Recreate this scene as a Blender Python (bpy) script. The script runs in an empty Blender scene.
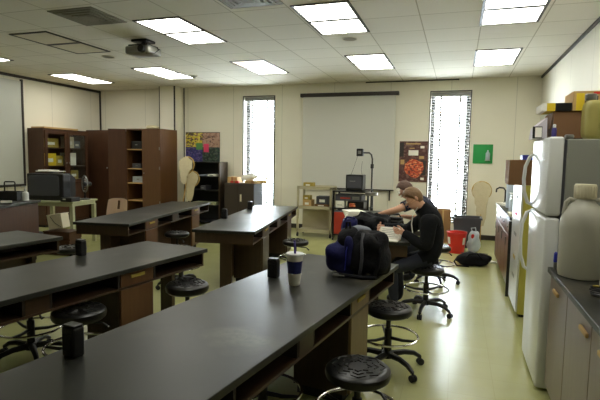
import bpy, bmesh, math, random
from mathutils import Vector, Matrix, noise

random.seed(7)
C = bpy.context.scene.collection
PI = math.pi
ZC = 3.239            # ceiling height
XL, XR, YB, YF = -8.89, 1.463, 10.3, -2.4

# ------------------------------------------------------------------ materials
def lin(c):
    c = c / 255.0
    return c / 12.92 if c <= 0.04045 else ((c + 0.055) / 1.055) ** 2.4

def rgb(r, g, b):
    return (lin(r), lin(g), lin(b), 1.0)

class NT:
    def __init__(self, name):
        self.m = bpy.data.materials.new(name)
        self.m.use_nodes = True
        self.t = self.m.node_tree
        self.b = self.t.nodes['Principled BSDF']
    def n(self, kind, **kw):
        x = self.t.nodes.new(kind)
        for k, v in kw.items():
            setattr(x, k, v)
        return x
    def l(self, a, b):
        self.t.links.new(a, b)
    def math(self, op, a, b=None, c=None):
        x = self.n('ShaderNodeMath', operation=op)
        for i, v in enumerate((a, b, c)):
            if v is None:
                continue
            if isinstance(v, (int, float)):
                x.inputs[i].default_value = v
            else:
                self.l(v, x.inputs[i])
        return x.outputs[0]
    def mix(self, fac, a, b):
        x = self.n('ShaderNodeMix', data_type='RGBA')
        if isinstance(fac, (int, float)):
            x.inputs[0].default_value = fac
        else:
            self.l(fac, x.inputs[0])
        for i, v in ((6, a), (7, b)):
            if isinstance(v, tuple):
                x.inputs[i].default_value = v
            else:
                self.l(v, x.inputs[i])
        return x.outputs[2]
    def coord(self):
        x = self.n('ShaderNodeTexCoord')
        return x.outputs['Object']
    def xyz(self):
        s = self.n('ShaderNodeSeparateXYZ')
        self.l(self.coord(), s.inputs[0])
        return s.outputs

def mat(name, col, rough=0.5, metal=0.0, var=0.0, scale=6.0, bump=0.0, bscale=60.0, spec=0.5, trans=0.0):
    k = NT(name)
    k.b.inputs['Roughness'].default_value = rough
    k.b.inputs['Metallic'].default_value = metal
    k.b.inputs['Specular IOR Level'].default_value = spec
    if trans:
        k.b.inputs['Transmission Weight'].default_value = trans
    nz = k.n('ShaderNodeTexNoise')
    nz.inputs['Scale'].default_value = scale
    nz.inputs['Detail'].default_value = 4
    k.l(k.coord(), nz.inputs['Vector'])
    d = tuple(c * (1 - var) for c in col[:3]) + (1,)
    b = tuple(min(1, c * (1 + var)) for c in col[:3]) + (1,)
    k.l(k.mix(nz.outputs['Fac'], d, b), k.b.inputs['Base Color'])
    if bump:
        n2 = k.n('ShaderNodeTexNoise')
        n2.inputs['Scale'].default_value = bscale
        k.l(k.coord(), n2.inputs['Vector'])
        bp = k.n('ShaderNodeBump')
        bp.inputs['Strength'].default_value = bump
        bp.inputs['Distance'].default_value = 0.01
        k.l(n2.outputs['Fac'], bp.inputs['Height'])
        k.l(bp.outputs[0], k.b.inputs['Normal'])
    return k.m

def wood(name, c1, c2, rough=0.38, axis='z'):
    k = NT(name)
    mp = k.n('ShaderNodeMapping')
    mp.inputs['Scale'].default_value = {'z': (14, 14, 1.2), 'y': (14, 1.2, 14), 'x': (1.2, 14, 14)}[axis]
    k.l(k.coord(), mp.inputs[0])
    nz = k.n('ShaderNodeTexNoise')
    nz.inputs['Scale'].default_value = 2.2
    nz.inputs['Detail'].default_value = 6
    nz.inputs['Distortion'].default_value = 0.6
    k.l(mp.outputs[0], nz.inputs['Vector'])
    k.l(k.mix(nz.outputs['Fac'], c1, c2), k.b.inputs['Base Color'])
    k.b.inputs['Roughness'].default_value = rough
    return k.m

def emit(name, col, s):
    k = NT(name)
    k.b.inputs['Base Color'].default_value = col
    k.b.inputs['Emission Color'].default_value = col
    k.b.inputs['Emission Strength'].default_value = s
    return k.m

def seam(k, v, pitch, off, half):
    """1 on the joint lines of a repeated panel"""
    f = k.math('FRACT', k.math('DIVIDE', k.math('SUBTRACT', v, off), pitch))
    d = k.math('MINIMUM', f, k.math('SUBTRACT', 1.0, f))
    return k.math('LESS_THAN', d, half / pitch)

def wall_mat(name, col, axis, pitch, off):
    k = NT(name)
    s = k.xyz()
    sm = seam(k, s[axis], pitch, off, 0.005)
    nz = k.n('ShaderNodeTexNoise')
    nz.inputs['Scale'].default_value = 1.3
    k.l(k.coord(), nz.inputs['Vector'])
    base = k.mix(nz.outputs['Fac'], tuple(c * .95 for c in col[:3]) + (1,), tuple(c * 1.04 for c in col[:3]) + (1,))
    k.l(k.mix(sm, base, tuple(c * .72 for c in col[:3]) + (1,)), k.b.inputs['Base Color'])
    k.b.inputs['Roughness'].default_value = 0.55
    k.b.inputs['Specular IOR Level'].default_value = 0.3
    return k.m

WALL = rgb(237, 233, 216)
M = {}
M['wall_x'] = wall_mat('wall_panel_across', WALL, 0, 1.22, 0.17 - 0.36)
M['wall_y'] = wall_mat('wall_panel_along', WALL, 1, 1.22, 0.2)
M['wall_side'] = wall_mat('wall_panel_right', rgb(230, 227, 212), 1, 1.22, 0.45)

def ceiling_mat():
    k = NT('ceiling_tiles')
    s = k.xyz()
    a = seam(k, s[0], 0.677, 0.19, 0.007)
    b = seam(k, s[1], 0.665, 5.06, 0.007)
    line = k.math('MAXIMUM', a, b)
    cx = k.math('FLOOR', k.math('DIVIDE', k.math('SUBTRACT', s[0], 0.19), 0.677))
    cy = k.math('FLOOR', k.math('DIVIDE', k.math('SUBTRACT', s[1], 5.06), 0.665))
    cb = k.n('ShaderNodeCombineXYZ')
    k.l(cx, cb.inputs[0]); k.l(cy, cb.inputs[1])
    wn = k.n('ShaderNodeTexWhiteNoise', noise_dimensions='2D')
    k.l(cb.outputs[0], wn.inputs['Vector'])
    tile = k.mix(wn.outputs['Value'], rgb(219, 214, 199), rgb(224, 219, 204))
    k.l(k.mix(line, tile, rgb(180, 173, 152)), k.b.inputs['Base Color'])
    k.b.inputs['Roughness'].default_value = 0.9
    k.b.inputs['Specular IOR Level'].default_value = 0.1
    return k.m
M['ceiling'] = ceiling_mat()

def floor_mat():
    k = NT('floor_vinyl_tile')
    s = k.xyz()
    p = 0.305
    line = k.math('MAXIMUM', seam(k, s[0], p, 0, 0.002), seam(k, s[1], p, 0, 0.002))
    cb = k.n('ShaderNodeCombineXYZ')
    k.l(k.math('FLOOR', k.math('DIVIDE', s[0], p)), cb.inputs[0])
    k.l(k.math('FLOOR', k.math('DIVIDE', s[1], p)), cb.inputs[1])
    wn = k.n('ShaderNodeTexWhiteNoise', noise_dimensions='2D')
    k.l(cb.outputs[0], wn.inputs['Vector'])
    t = k.mix(wn.outputs['Value'], rgb(180, 181, 124), rgb(184, 185, 129))
    nz = k.n('ShaderNodeTexNoise')
    nz.inputs['Scale'].default_value = 3.0
    nz.inputs['Detail'].default_value = 8
    k.l(k.coord(), nz.inputs['Vector'])
    t2 = k.mix(nz.outputs['Fac'], rgb(170, 171, 113), t)
    k.l(k.mix(line, t2, rgb(168, 169, 113)), k.b.inputs['Base Color'])
    r = k.n('ShaderNodeMapRange')
    r.inputs['To Min'].default_value = 0.20
    r.inputs['To Max'].default_value = 0.30
    k.l(nz.outputs['Fac'], r.inputs['Value'])
    k.l(r.outputs[0], k.b.inputs['Roughness'])
    k.b.inputs['Specular IOR Level'].default_value = 0.85
    return k.m
M['floor'] = floor_mat()

def top_mat():
    k = NT('black_resin_top')
    nz = k.n('ShaderNodeTexNoise')
    nz.inputs['Scale'].default_value = 2.2
    nz.inputs['Detail'].default_value = 7
    k.l(k.coord(), nz.inputs['Vector'])
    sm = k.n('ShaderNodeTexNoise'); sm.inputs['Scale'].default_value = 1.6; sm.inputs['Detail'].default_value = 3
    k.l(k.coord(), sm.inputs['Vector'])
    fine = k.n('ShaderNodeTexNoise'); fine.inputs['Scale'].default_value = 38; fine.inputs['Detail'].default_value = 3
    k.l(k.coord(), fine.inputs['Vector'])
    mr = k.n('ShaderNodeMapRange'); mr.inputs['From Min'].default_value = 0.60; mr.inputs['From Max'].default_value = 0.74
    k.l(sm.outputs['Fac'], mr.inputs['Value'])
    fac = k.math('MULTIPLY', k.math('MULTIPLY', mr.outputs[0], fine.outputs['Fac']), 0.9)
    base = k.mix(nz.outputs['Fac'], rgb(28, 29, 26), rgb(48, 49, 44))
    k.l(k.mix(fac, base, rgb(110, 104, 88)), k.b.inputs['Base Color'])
    r = k.n('ShaderNodeMapRange')
    r.inputs['To Min'].default_value = 0.30
    r.inputs['To Max'].default_value = 0.46
    k.l(nz.outputs['Fac'], r.inputs['Value'])
    k.l(r.outputs[0], k.b.inputs['Roughness'])
    k.b.inputs['Specular IOR Level'].default_value = 0.42
    return k.m
M['top'] = top_mat()
M['wood'] = wood('walnut_veneer', rgb(44, 31, 19), rgb(70, 51, 33))
M['wood_y'] = wood('walnut_rail', rgb(46, 32, 20), rgb(76, 55, 36), axis='y')
M['wood_in'] = wood('painted_shade_interior', rgb(30, 22, 15), rgb(42, 31, 22), 0.6, axis='y')  # walnut darkened so the cubby shade sits in its colour
M['wood_lt'] = wood('tan_oak_door', rgb(108, 90, 62), rgb(134, 114, 82))
M['wood_red'] = wood('reddish_cabinet_veneer', rgb(96, 58, 36), rgb(126, 80, 50), 0.3)
M['wood_cab'] = wood('dark_cabinet_veneer', rgb(58, 33, 18), rgb(82, 50, 28), .5)
M['wood_c'] = wood('brown_cabinet_veneer', rgb(78, 51, 28), rgb(106, 72, 42))
M['wood_gray'] = wood('greyed_cabinet_veneer', rgb(116, 102, 96), rgb(138, 122, 112), 0.35)
M['black'] = mat('black_plastic', rgb(16, 16, 17), 0.38)
M['black_matte'] = mat('black_matte', rgb(20, 20, 21), 0.7)
M['vinyl'] = mat('black_polyurethane', rgb(17, 17, 17), 0.34)
M['chrome'] = mat('chrome', (0.75, 0.75, 0.74, 1), 0.16, 1.0)
M['steel'] = mat('grey_steel', rgb(150, 150, 145), 0.35, 0.8)
M['white'] = mat('white_enamel', rgb(226, 228, 226), 0.22)
M['fridge_side'] = mat('grey_textured_side', rgb(150, 152, 142), 0.45, bump=0.15, bscale=300)
M['cream'] = mat('cream_plastic', rgb(222, 214, 186), 0.45)
M['paper'] = mat('paper', rgb(244, 242, 230), 0.8)
M['ink'] = mat('printed_lines', rgb(120, 120, 118), 0.8)
M['card'] = mat('cardboard', rgb(150, 112, 70), 0.85, var=0.08)
M['card_dk'] = mat('brown_carton', rgb(126, 92, 60), 0.85, var=0.06)
M['lavender'] = mat('pale_lavender_card', rgb(214, 207, 216), 0.7)
M['tan'] = mat('tan_card', rgb(196, 162, 106), 0.8)
M['yellow'] = mat('yellow_print', rgb(226, 196, 40), 0.5)
M['yolk'] = mat('dull_yellow', rgb(170, 150, 62), 0.6)
M['red'] = mat('red_plastic', rgb(206, 40, 30), 0.4)
M['red_dk'] = mat('dull_red', rgb(168, 52, 34), 0.5)
M['pink'] = mat('pink_print', rgb(232, 70, 110), 0.6)
M['green'] = mat('green_board', rgb(30, 150, 70), 0.45)
M['green_dk'] = None
M['leaf'] = mat('green_print', rgb(92, 150, 84), 0.6)
M['purple'] = mat('violet_print', rgb(66, 56, 130), 0.6, var=.4, scale=22)
M['yellow_pr'] = None
M['rose_pr'] = None
def collage(name, cols, sc, rough=0.6):
    k = NT(name)
    v = k.n('ShaderNodeTexVoronoi'); v.inputs['Scale'].default_value = sc
    mp = k.n('ShaderNodeMapping'); mp.inputs['Scale'].default_value = (1, 0.001, 1.5)
    k.l(k.coord(), mp.inputs[0]); k.l(mp.outputs[0], v.inputs['Vector'])
    sp = k.n('ShaderNodeSeparateColor'); k.l(v.outputs['Color'], sp.inputs[0])
    r = k.n('ShaderNodeValToRGB'); r.color_ramp.interpolation = 'CONSTANT'
    e = r.color_ramp.elements
    e[0].position = 0; e[0].color = cols[0]
    e[1].position = 1 / len(cols); e[1].color = cols[1]
    for i in range(2, len(cols)):
        q = e.new(i / len(cols)); q.color = cols[i]
    k.l(sp.outputs[0], r.inputs[0]); k.l(r.outputs[0], k.b.inputs['Base Color'])
    k.b.inputs['Roughness'].default_value = rough
    return k.m
M['brown_pr'] = None
M['orange'] = None
M['brown_pr'] = collage('brown_poster_ground', [rgb(84, 50, 46), rgb(92, 58, 52), rgb(104, 70, 62), rgb(80, 46, 42), rgb(120, 92, 82)], 22)
M['orange'] = collage('orange_red_picture', [rgb(214, 104, 60), rgb(176, 66, 42), rgb(226, 146, 96), rgb(196, 84, 50), rgb(110, 50, 40)], 30)
M['yellow_pr'] = collage('yellow_collage', [rgb(206, 186, 64), rgb(226, 206, 100), rgb(120, 104, 60), rgb(214, 190, 60), rgb(150, 110, 100), rgb(90, 80, 60)], 24)
M['rose_pr'] = collage('dusty_rose_print', [rgb(172, 138, 118), rgb(180, 146, 128), rgb(168, 134, 112), rgb(150, 116, 98), rgb(110, 84, 74)], 18)
M['green_dk'] = collage('dark_green_print', [rgb(44, 64, 50), rgb(60, 84, 64), rgb(50, 60, 62), rgb(84, 96, 80), rgb(40, 48, 44)], 24)
M['violet_pr'] = collage('violet_collage', [rgb(62, 52, 118), rgb(84, 70, 140), rgb(48, 44, 96), rgb(100, 90, 140), rgb(56, 60, 120)], 24)
M['blue'] = mat('blue_plastic', rgb(44, 52, 170), 0.4)
M['blue_lbl'] = mat('blue_label', rgb(34, 44, 104), 0.4, var=0.3, scale=30)
M['navy'] = mat('navy_nylon', rgb(26, 28, 78), 0.8, bump=0.5, bscale=40, spec=.25)
M['nylon'] = mat('black_nylon', rgb(18, 18, 22), 0.85, bump=0.5, bscale=40, spec=.25)
M['greycloth'] = mat('grey_cloth', rgb(112, 116, 126), 0.8, bump=0.4, bscale=40)
M['slate'] = mat('dark_grey_plastic', rgb(70, 71, 78), 0.5)
M['sage'] = mat('pale_green_enamel', rgb(176, 178, 142), 0.45)
M['beige_metal'] = mat('beige_enamel', rgb(186, 178, 146), 0.4)
M['net'] = mat('cream_net_cloth', rgb(204, 192, 158), 0.85, var=0.1, scale=18, bump=0.5, bscale=50)
M['pole'] = mat('yellowed_wood_pole', rgb(176, 142, 70), 0.5)
M['salmon'] = mat('pinkish_beige_plastic', rgb(214, 184, 158), 0.45)
M['whiteboard'] = mat('grey_white_board', rgb(198, 200, 190), 0.45)
M['canvas'] = mat('screen_canvas', rgb(212, 212, 204), 0.75)
M['trim'] = mat('dark_trim', rgb(46, 40, 36), 0.5)
M['frame_al'] = mat('dark_aluminium', rgb(60, 58, 58), 0.5)
M['slat'] = mat('grey_rail', rgb(150, 150, 146), 0.5)
M['yellow_side'] = mat('yellowed_enamel', rgb(196, 186, 84), 0.4)
M['skin'] = mat('skin', rgb(214, 164, 134), 0.5)
M['hair'] = mat('light_brown_hair', rgb(122, 90, 56), 0.55, var=0.3, scale=40, bump=0.6, bscale=70)
M['hair_dk'] = mat('brown_hair', rgb(86, 58, 42), 0.55, var=0.3, scale=40, bump=0.6, bscale=70)
M['jacket'] = mat('black_jacket_cloth', rgb(22, 23, 26), 0.9, bump=0.5, bscale=24, spec=.2)
M['file_front'] = mat('dark_grey_brown_front', rgb(62, 53, 46), 0.45)
M['jeans'] = mat('dark_denim', rgb(30, 34, 48), 0.8)
M['tee'] = mat('navy_jersey', rgb(38, 42, 62), 0.85)
M['lip'] = mat('lip', rgb(176, 104, 92), 0.5)
M['eye'] = mat('eye_white', rgb(210, 205, 198), 0.3)
M['grille'] = mat('grey_grille', rgb(122, 118, 100), 0.6)
M['panel_off'] = mat('unlit_diffuser', rgb(206, 198, 172), 0.5)
M['lamp'] = emit('lit_diffuser', (1.0, 0.985, 0.89, 1), 7.0)
M['lamp_dim'] = emit('dim_diffuser', (1.0, 0.84, 0.66, 1), 0.85)

def clear_mat(name, tint, gloss):
    k = NT(name)
    k.t.nodes.remove(k.b)
    tr = k.n('ShaderNodeBsdfTransparent'); tr.inputs[0].default_value = tint
    gl = k.n('ShaderNodeBsdfGlossy'); gl.inputs['Roughness'].default_value = 0.03
    mx = k.n('ShaderNodeMixShader'); mx.inputs[0].default_value = gloss
    k.l(tr.outputs[0], mx.inputs[1]); k.l(gl.outputs[0], mx.inputs[2])
    k.l(mx.outputs[0], k.t.nodes['Material Output'].inputs[0])
    return k.m
M['pane'] = clear_mat('window_glass', (0.93, 0.95, 0.95, 1), 0.05)

def milky(name, col, tr):
    k = NT(name)
    k.b.inputs['Base Color'].default_value = col
    k.b.inputs['Roughness'].default_value = 0.35
    k.b.inputs['Subsurface Weight'].default_value = 0.0
    t = k.n('ShaderNodeBsdfTranslucent'); t.inputs[0].default_value = col
    mx = k.n('ShaderNodeMixShader'); mx.inputs[0].default_value = tr
    k.l(k.b.outputs[0], mx.inputs[1]); k.l(t.outputs[0], mx.inputs[2])
    k.l(mx.outputs[0], k.t.nodes['Material Output'].inputs[0])
    return k.m
M['blind'] = mat('grey_metal_slat', rgb(128, 126, 122), 0.5)
M['jug'] = milky('milky_polyethylene', rgb(206, 204, 190), 0.3)
M['jug_y'] = milky('yellowed_polyethylene', rgb(198, 190, 120), 0.4)
M['clear'] = milky('pale_clear_plastic', rgb(216, 226, 236), 0.4)

# ------------------------------------------------------------------ mesh tools
def R(z=0, y=0, x=0):
    return Matrix.Rotation(z, 4, 'Z') @ Matrix.Rotation(y, 4, 'Y') @ Matrix.Rotation(x, 4, 'X')

class MB:
    def __init__(self, mats):
        self.bm = bmesh.new()
        self.mats = mats if isinstance(mats, list) else [mats]
        self.i = 0
    def use(self, i):
        self.i = i
        return self
    def _add(self, verts, faces, mtx=None):
        vs = [self.bm.verts.new((mtx @ Vector(v)) if mtx else v) for v in verts]
        out = []
        for f in faces:
            try:
                fc = self.bm.faces.new([vs[k] for k in f])
                fc.material_index = self.i
                out.append(fc)
            except ValueError:
                pass
        return vs, out
    def box(self, x0, x1, y0, y1, z0, z1, bev=0.0, mtx=None, seg=2):
        v = [(x0, y0, z0), (x1, y0, z0), (x1, y1, z0), (x0, y1, z0), (x0, y0, z1), (x1, y0, z1), (x1, y1, z1), (x0, y1, z1)]
        f = [(0, 3, 2, 1), (4, 5, 6, 7), (0, 1, 5, 4), (1, 2, 6, 5), (2, 3, 7, 6), (3, 0, 4, 7)]
        vs, fs = self._add(v, f, mtx)
        if bev > 0:
            es = list({e for q in fs for e in q.edges})
            r = bmesh.ops.bevel(self.bm, geom=es, offset=bev, segments=seg, affect='EDGES', profile=0.5)
            for q in r['faces']:
                q.material_index = self.i
        return self
    def rings(self, rings, cap=True, closed=False):
        """loft a list of rings (lists of points)"""
        n = len(rings[0])
        vr = [[self.bm.verts.new(p) for p in r] for r in rings]
        m = len(vr)
        for a in range(m if closed else m - 1):
            A, B = vr[a], vr[(a + 1) % m]
            for k in range(n):
                try:
                    f = self.bm.faces.new([A[k], A[(k + 1) % n], B[(k + 1) % n], B[k]])
                    f.material_index = self.i
                except ValueError:
                    pass
        if cap and not closed:
            for r, rev in ((vr[0], True), (vr[-1], False)):
                f = self.bm.faces.new(r[::-1] if rev else r)
                f.material_index = self.i
        return self
    def lathe(self, prof, n=20, c=(0, 0, 0), mtx=None, cap=True):
        rr = []
        for r, z in prof:
            ring = []
            for k in range(n):
                a = 2 * PI * k / n
                p = Vector((c[0] + r * math.cos(a), c[1] + r * math.sin(a), c[2] + z))
                ring.append(mtx @ p if mtx else p)
            rr.append(ring)
        return self.rings(rr, cap)
    def tube(self, pts, r, n=8, closed=False):
        P = [Vector(p) for p in pts]
        m = len(P)
        rr = []
        up = None
        for k in range(m):
            if closed:
                d = (P[(k + 1) % m] - P[k - 1])
            else:
                d = P[min(k + 1, m - 1)] - P[max(k - 1, 0)]
            if d.length < 1e-9:
                d = Vector((0, 0, 1))
            d.normalize()
            if up is None:
                up = d.orthogonal().normalized()
            up = (up - d * up.dot(d))
            up = up.normalized() if up.length > 1e-6 else d.orthogonal().normalized()
            s = d.cross(up)
            rk = r[k] if isinstance(r, (list, tuple)) else r
            rr.append([P[k] + (up * math.cos(2 * PI * q / n) + s * math.sin(2 * PI * q / n)) * rk for q in range(n)])
        return self.rings(rr, True, closed)
    def torus(self, c, R_, r, n=32, k=8, mtx=None, a0=0, a1=2 * PI):
        full = abs(a1 - a0 - 2 * PI) < 1e-6
        pts = []
        cnt = n if full else n + 1
        for q in range(cnt):
            a = a0 + (a1 - a0) * q / n
            p = Vector((R_ * math.cos(a), R_ * math.sin(a), 0))
            p = (mtx @ p) if mtx else p
            pts.append(p + Vector(c))
        return self.tube(pts, r, k, full)
    def superq(self, c, rad, e=0.5, mtx=None, nu=24, nv=14, jit=0.0, seed=0, zmin=None):
        """rounded box / ellipsoid; e=1 sphere, small = boxy"""
        def sp(v, p):
            return math.copysign(abs(v) ** p, v)
        rr = []
        for a in range(nv + 1):
            t = -PI / 2 + PI * a / nv
            t = max(-PI / 2 + 0.02, min(PI / 2 - 0.02, t))
            ring = []
            for b in range(nu):
                u = 2 * PI * b / nu
                p = Vector((rad[0] * sp(math.cos(t), e) * sp(math.cos(u), e), rad[1] * sp(math.cos(t), e) * sp(math.sin(u), e), rad[2] * sp(math.sin(t), e)))
                if jit:
                    p += p.normalized() * jit * noise.noise(Vector((p.x * 9 + seed * 3.1, p.y * 9, p.z * 9)))
                p = (mtx @ p) if mtx else p
                p = p + Vector(c)
                if zmin is not None and p.z < zmin:
                    p.z = zmin + .0008 * (a + 1)
                ring.append(p)
            rr.append(ring)
        return self.rings(rr)
    def prism(self, poly, z0, z1, mtx=None):
        a = [Vector((x, y, z0)) for x, y in poly]
        b = [Vector((x, y, z1)) for x, y in poly]
        if mtx:
            a = [mtx @ p for p in a]; b = [mtx @ p for p in b]
        return self.rings([a, b])
    def build(self, name, parent=None, smooth=False, kind=None):
        bmesh.ops.recalc_face_normals(self.bm, faces=self.bm.faces)
        me = bpy.data.meshes.new(name)
        self.bm.to_mesh(me)
        self.bm.free()
        for m in self.mats:
            me.materials.append(m)
        if smooth:
            me.shade_smooth()
            try:
                me.set_sharp_from_angle(angle=math.radians(38))
            except Exception:
                pass
        o = bpy.data.objects.new(name, me)
        C.objects.link(o)
        if parent:
            o.parent = parent
        if kind:
            o['kind'] = kind
        return o

def mb(m):
    if isinstance(m, (list, tuple)):
        return MB([M[x] for x in m])
    return MB(M[m])

def tag(o, label, cat, group=None):
    o['label'] = label
    o['category'] = cat
    if group:
        o['group'] = group
    return o

def thing(name, label, cat, loc=(0, 0, 0), rz=0.0, group=None):
    o = bpy.data.objects.new(name, None)
    o.empty_display_size = 0.1
    C.objects.link(o)
    o.location = loc
    o.rotation_euler = (0, 0, rz)
    return tag(o, label, cat, group)

def dup(root, label, loc, rz=0.0):
    r = root.copy(); C.objects.link(r)
    r.location = loc; r.rotation_euler = (0, 0, rz); r['label'] = label
    def rec(src, dst):
        for ch in [x for x in src.children]:
            c = ch.copy(); C.objects.link(c); c.parent = dst
            rec(ch, c)
    rec(root, r)
    return r

def at(o, loc, rz=0):
    o.location = loc
    o.rotation_euler = (0, 0, rz)
    return o

# ------------------------------------------------------------------ setting
mb('floor').box(XL - .3, XR + .3, YF - .3, YB + .4, -.1, 0).build('floor', kind='structure')
mb('ceiling').box(XL - .3, XR + .3, YF - .3, YB + .4, ZC, ZC + .1).build('ceiling', kind='structure')
mb('wall_y').box(XL - .3, XL, YF - .3, YB + .4, 0, ZC).build('wall_left', kind='structure')
mb('wall_side').box(XR, XR + .3, YF - .3, YB + .4, 0, ZC).build('wall_right', kind='structure')
mb('wall_x').box(XL, XR, YF - .3, YF, 0, ZC).build('wall_front', kind='structure')
WIN = [(-4.80, -4.04, 0.33, 2.99), (-0.585, 0.185, 0.33, 2.99)]
w = mb('wall_x')
xs = [XL, WIN[0][0], WIN[0][1], WIN[1][0], WIN[1][1], XR]
for k in range(0, 6, 2):
    w.box(xs[k], xs[k + 1], YB, YB + .3, 0, ZC)
for a, b, z0, z1 in WIN:
    w.box(a, b, YB, YB + .3, 0, z0)
    w.box(a, b, YB, YB + .3, z1, ZC)
w.build('wall_back', kind='structure')
mb('wall_x').box(-6.84, -6.40, 9.92, YB, 0, ZC).build('wall_chase', kind='structure')
# dark trims
mb('trim').box(-6.435, -6.40, 9.905, 9.92, 0, ZC).build('trim_1', kind='structure')
mb('trim').box(XL, XL + .03, YF, YB, ZC - .055, ZC).build('trim_2', kind='structure')
mb('trim').box(XR - .025, XR, YF, YB, ZC - .04, ZC).build('trim_3', kind='structure')
mb('trim').box(XL, XL + .03, YB - .03, YB, 0, ZC).build('trim_4', kind='structure')
mb('trim').box(-6.40, -6.385, YB - .02, YB, 0, ZC).build('trim_6', kind='structure')
mb('trim').box(-6.84, -6.825, 9.91, 9.92, 0, ZC).build('trim_5', kind='structure')
mb('wood').box(XL, XL + .012, YF, YB, 0, .1).build('baseboard_left', kind='structure')
bb = mb('trim')
bb.box(XL, XR, YB - .012, YB, 0, .1)
bb.build('baseboard_back', kind='structure')
mb('trim').box(XR - .012, XR, YF, YB, 0, .1).build('baseboard_right', kind='structure')

mb('trim').box(-1.95, -.05, YB - .02, YB, ZC - .022, ZC).build('trim_7', kind='structure')

for i, (a, b, z0, z1) in enumerate(WIN):
    fr = mb('frame_al')
    t = .085
    for q in ((a, a + t, z0, z1), (b - t, b, z0, z1), (a + t, b - t, z0, z0 + t), (a + t, b - t, z1 - t, z1)):
        fr.box(q[0], q[1], YB + .17, YB + .25, q[2], q[3])
    f = fr.build('window_%d' % (i + 1), kind='structure')
    mb('pane').box(a + t, b - t, YB + .205, YB + .211, z0 + t, z1 - t).build('pane', f)
    tr = mb('frame_al')
    for q in ((a - .02, a, z0 - .02, z1 + .02), (b, b + .02, z0 - .02, z1 + .02), (a, b, z0 - .02, z0), (a, b, z1, z1 + .02)):
        tr.box(q[0], q[1], YB - .012, YB, q[2], q[3])
    tr.build('window_trim', f)
    side = 'left window beside the collage posters' if i == 0 else 'right window left of the green board'
    bl = thing('venetian_blind', 'open grey venetian blind hanging in the ' + side, 'blind', ((a + b) / 2, YB + .08, z1), 0, 'window blinds')
    hw = (b - a) / 2 - .008
    mb('slat').box(-hw, hw, -.035, .035, -.09, -.004, .006).build('headrail', bl)
    sl = mb('blind')
    z = -.13
    while z > z0 - z1 + .06:
        sl.box(-hw, hw, -.025, .025, -.0015, .0015, mtx=Matrix.Translation((0, 0, z)) @ R(0, 0, math.radians(-26)))
        z -= .0565
    sl.build('slats', bl)
    for x in (-.5 * hw, .5 * hw):
        mb('slat').box(x - .018, x + .018, -.030, -.027, z0 - z1 + .05, -.09).build('tape', bl)
    mb('slat').box(-hw, hw, -.025, .025, z0 - z1 + .02, z0 - z1 + .05, .005).build('bottom_rail', bl)

# ------------------------------------------------------------------ ceiling fixtures
def light(x, y, label, p1='lamp', p2='lamp'):
    t = thing('ceiling_light', label, 'ceiling light', (x + .305, y + .61, ZC), 0, 'ceiling lights')
    f = mb('trim')
    o, n = .325, .63
    for q in ((-o, -.292, -n, n), (.292, o, -n, n), (-.292, .292, -n, -.597), (-.292, .292, .597, n), (-.292, .292, -.036, .036)):
        f.box(q[0], q[1], q[2], q[3], -.012, -.0005)
    f.build('frame', t)
    mb(p1).box(-.292, .292, -.597, -.036, -.009, -.001).build('diffuser', t)
    mb(p2).box(-.292, .292, .036, .597, -.009, -.001).build('diffuser', t)
light(.19, 5.08, 'lit ceiling light nearest the camera on the right, above the fridge aisle')
light(-1.78, 5.03, 'lit ceiling light at top centre, in front of the round ceiling speaker')
light(-3.83, 5.06, 'lit ceiling light just behind the ceiling projector, left of centre')
light(-5.95, 5.18, 'unlit ceiling light with dark-framed blank panels at upper left', 'panel_off', 'panel_off')
light(-8.17, 5.36, 'lit ceiling light cut by the left edge of the photo')
light(.19, 7.72, 'lit ceiling light at the back right, in front of the right window')
light(-1.78, 7.62, 'lit ceiling light at the back above the projection screen')
light(-3.80, 7.61, 'ceiling light at the back with one dim pinkish panel and one lit panel', 'lamp_dim', 'lamp')
light(-5.93, 7.75, 'lit ceiling light at the back, beyond the ceiling projector')
light(-8.14, 7.95, 'lit ceiling light in the far left corner above the glass-door cabinet')

light(.19, 2.42, 'lit ceiling light out of view overhead, nearest the refrigerator')
light(-1.78, 2.42, 'lit ceiling light out of view overhead, above the front bench')

def vent(x, y, label):
    t = thing('ceiling_vent', label, 'ceiling vent', (x, y, ZC), 0, 'square ceiling vents')
    f = mb('grille')
    for k in range(4):
        a = .31 - k * .06
        z = -.004 - .006 * k
        for q in ((-a, a, -a, -a + .035), (-a, a, a - .035, a), (-a, -a + .035, -a + .035, a - .035), (a - .035, a, -a + .035, a - .035)):
            f.box(q[0], q[1], q[2], q[3], z - .006, -.0005)
    f.build('louvre', t)
    mb('grille').box(-.3, .3, -.3, .3, -.004, -.0005).build('backing_plate', t)
    mb('grille').lathe([(.11, -.03), (.12, -.022), (.12, -.004)], 20).build('centre_disc', t, True)
vent(-4.26, 4.77, 'dark square ceiling vent at upper left, near the unlit ceiling light')
vent(-2.15, 4.62, 'dark square ceiling vent cut by the top edge of the photo')
for x, y, r, lb in ((-1.48, 6.57, .10, 'round grey ceiling speaker between the two centre lights'),
                    (-5.64, 6.75, .10, 'round grey ceiling speaker at left beyond the unlit ceiling light'),
                    (-5.20, 8.75, .07, 'small round ceiling sensor at the end of the back left light')):
    t = thing('ceiling_speaker', lb, 'ceiling speaker', (x, y, ZC), 0, 'round ceiling fittings')
    mb('panel_off').torus((0, 0, -.006), r, .008, 24, 6).build('rim', t, True)
    mb('grille').lathe([(r - .01, -.010), (r - .004, -.001)], 24).build('grille', t, True)

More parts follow.
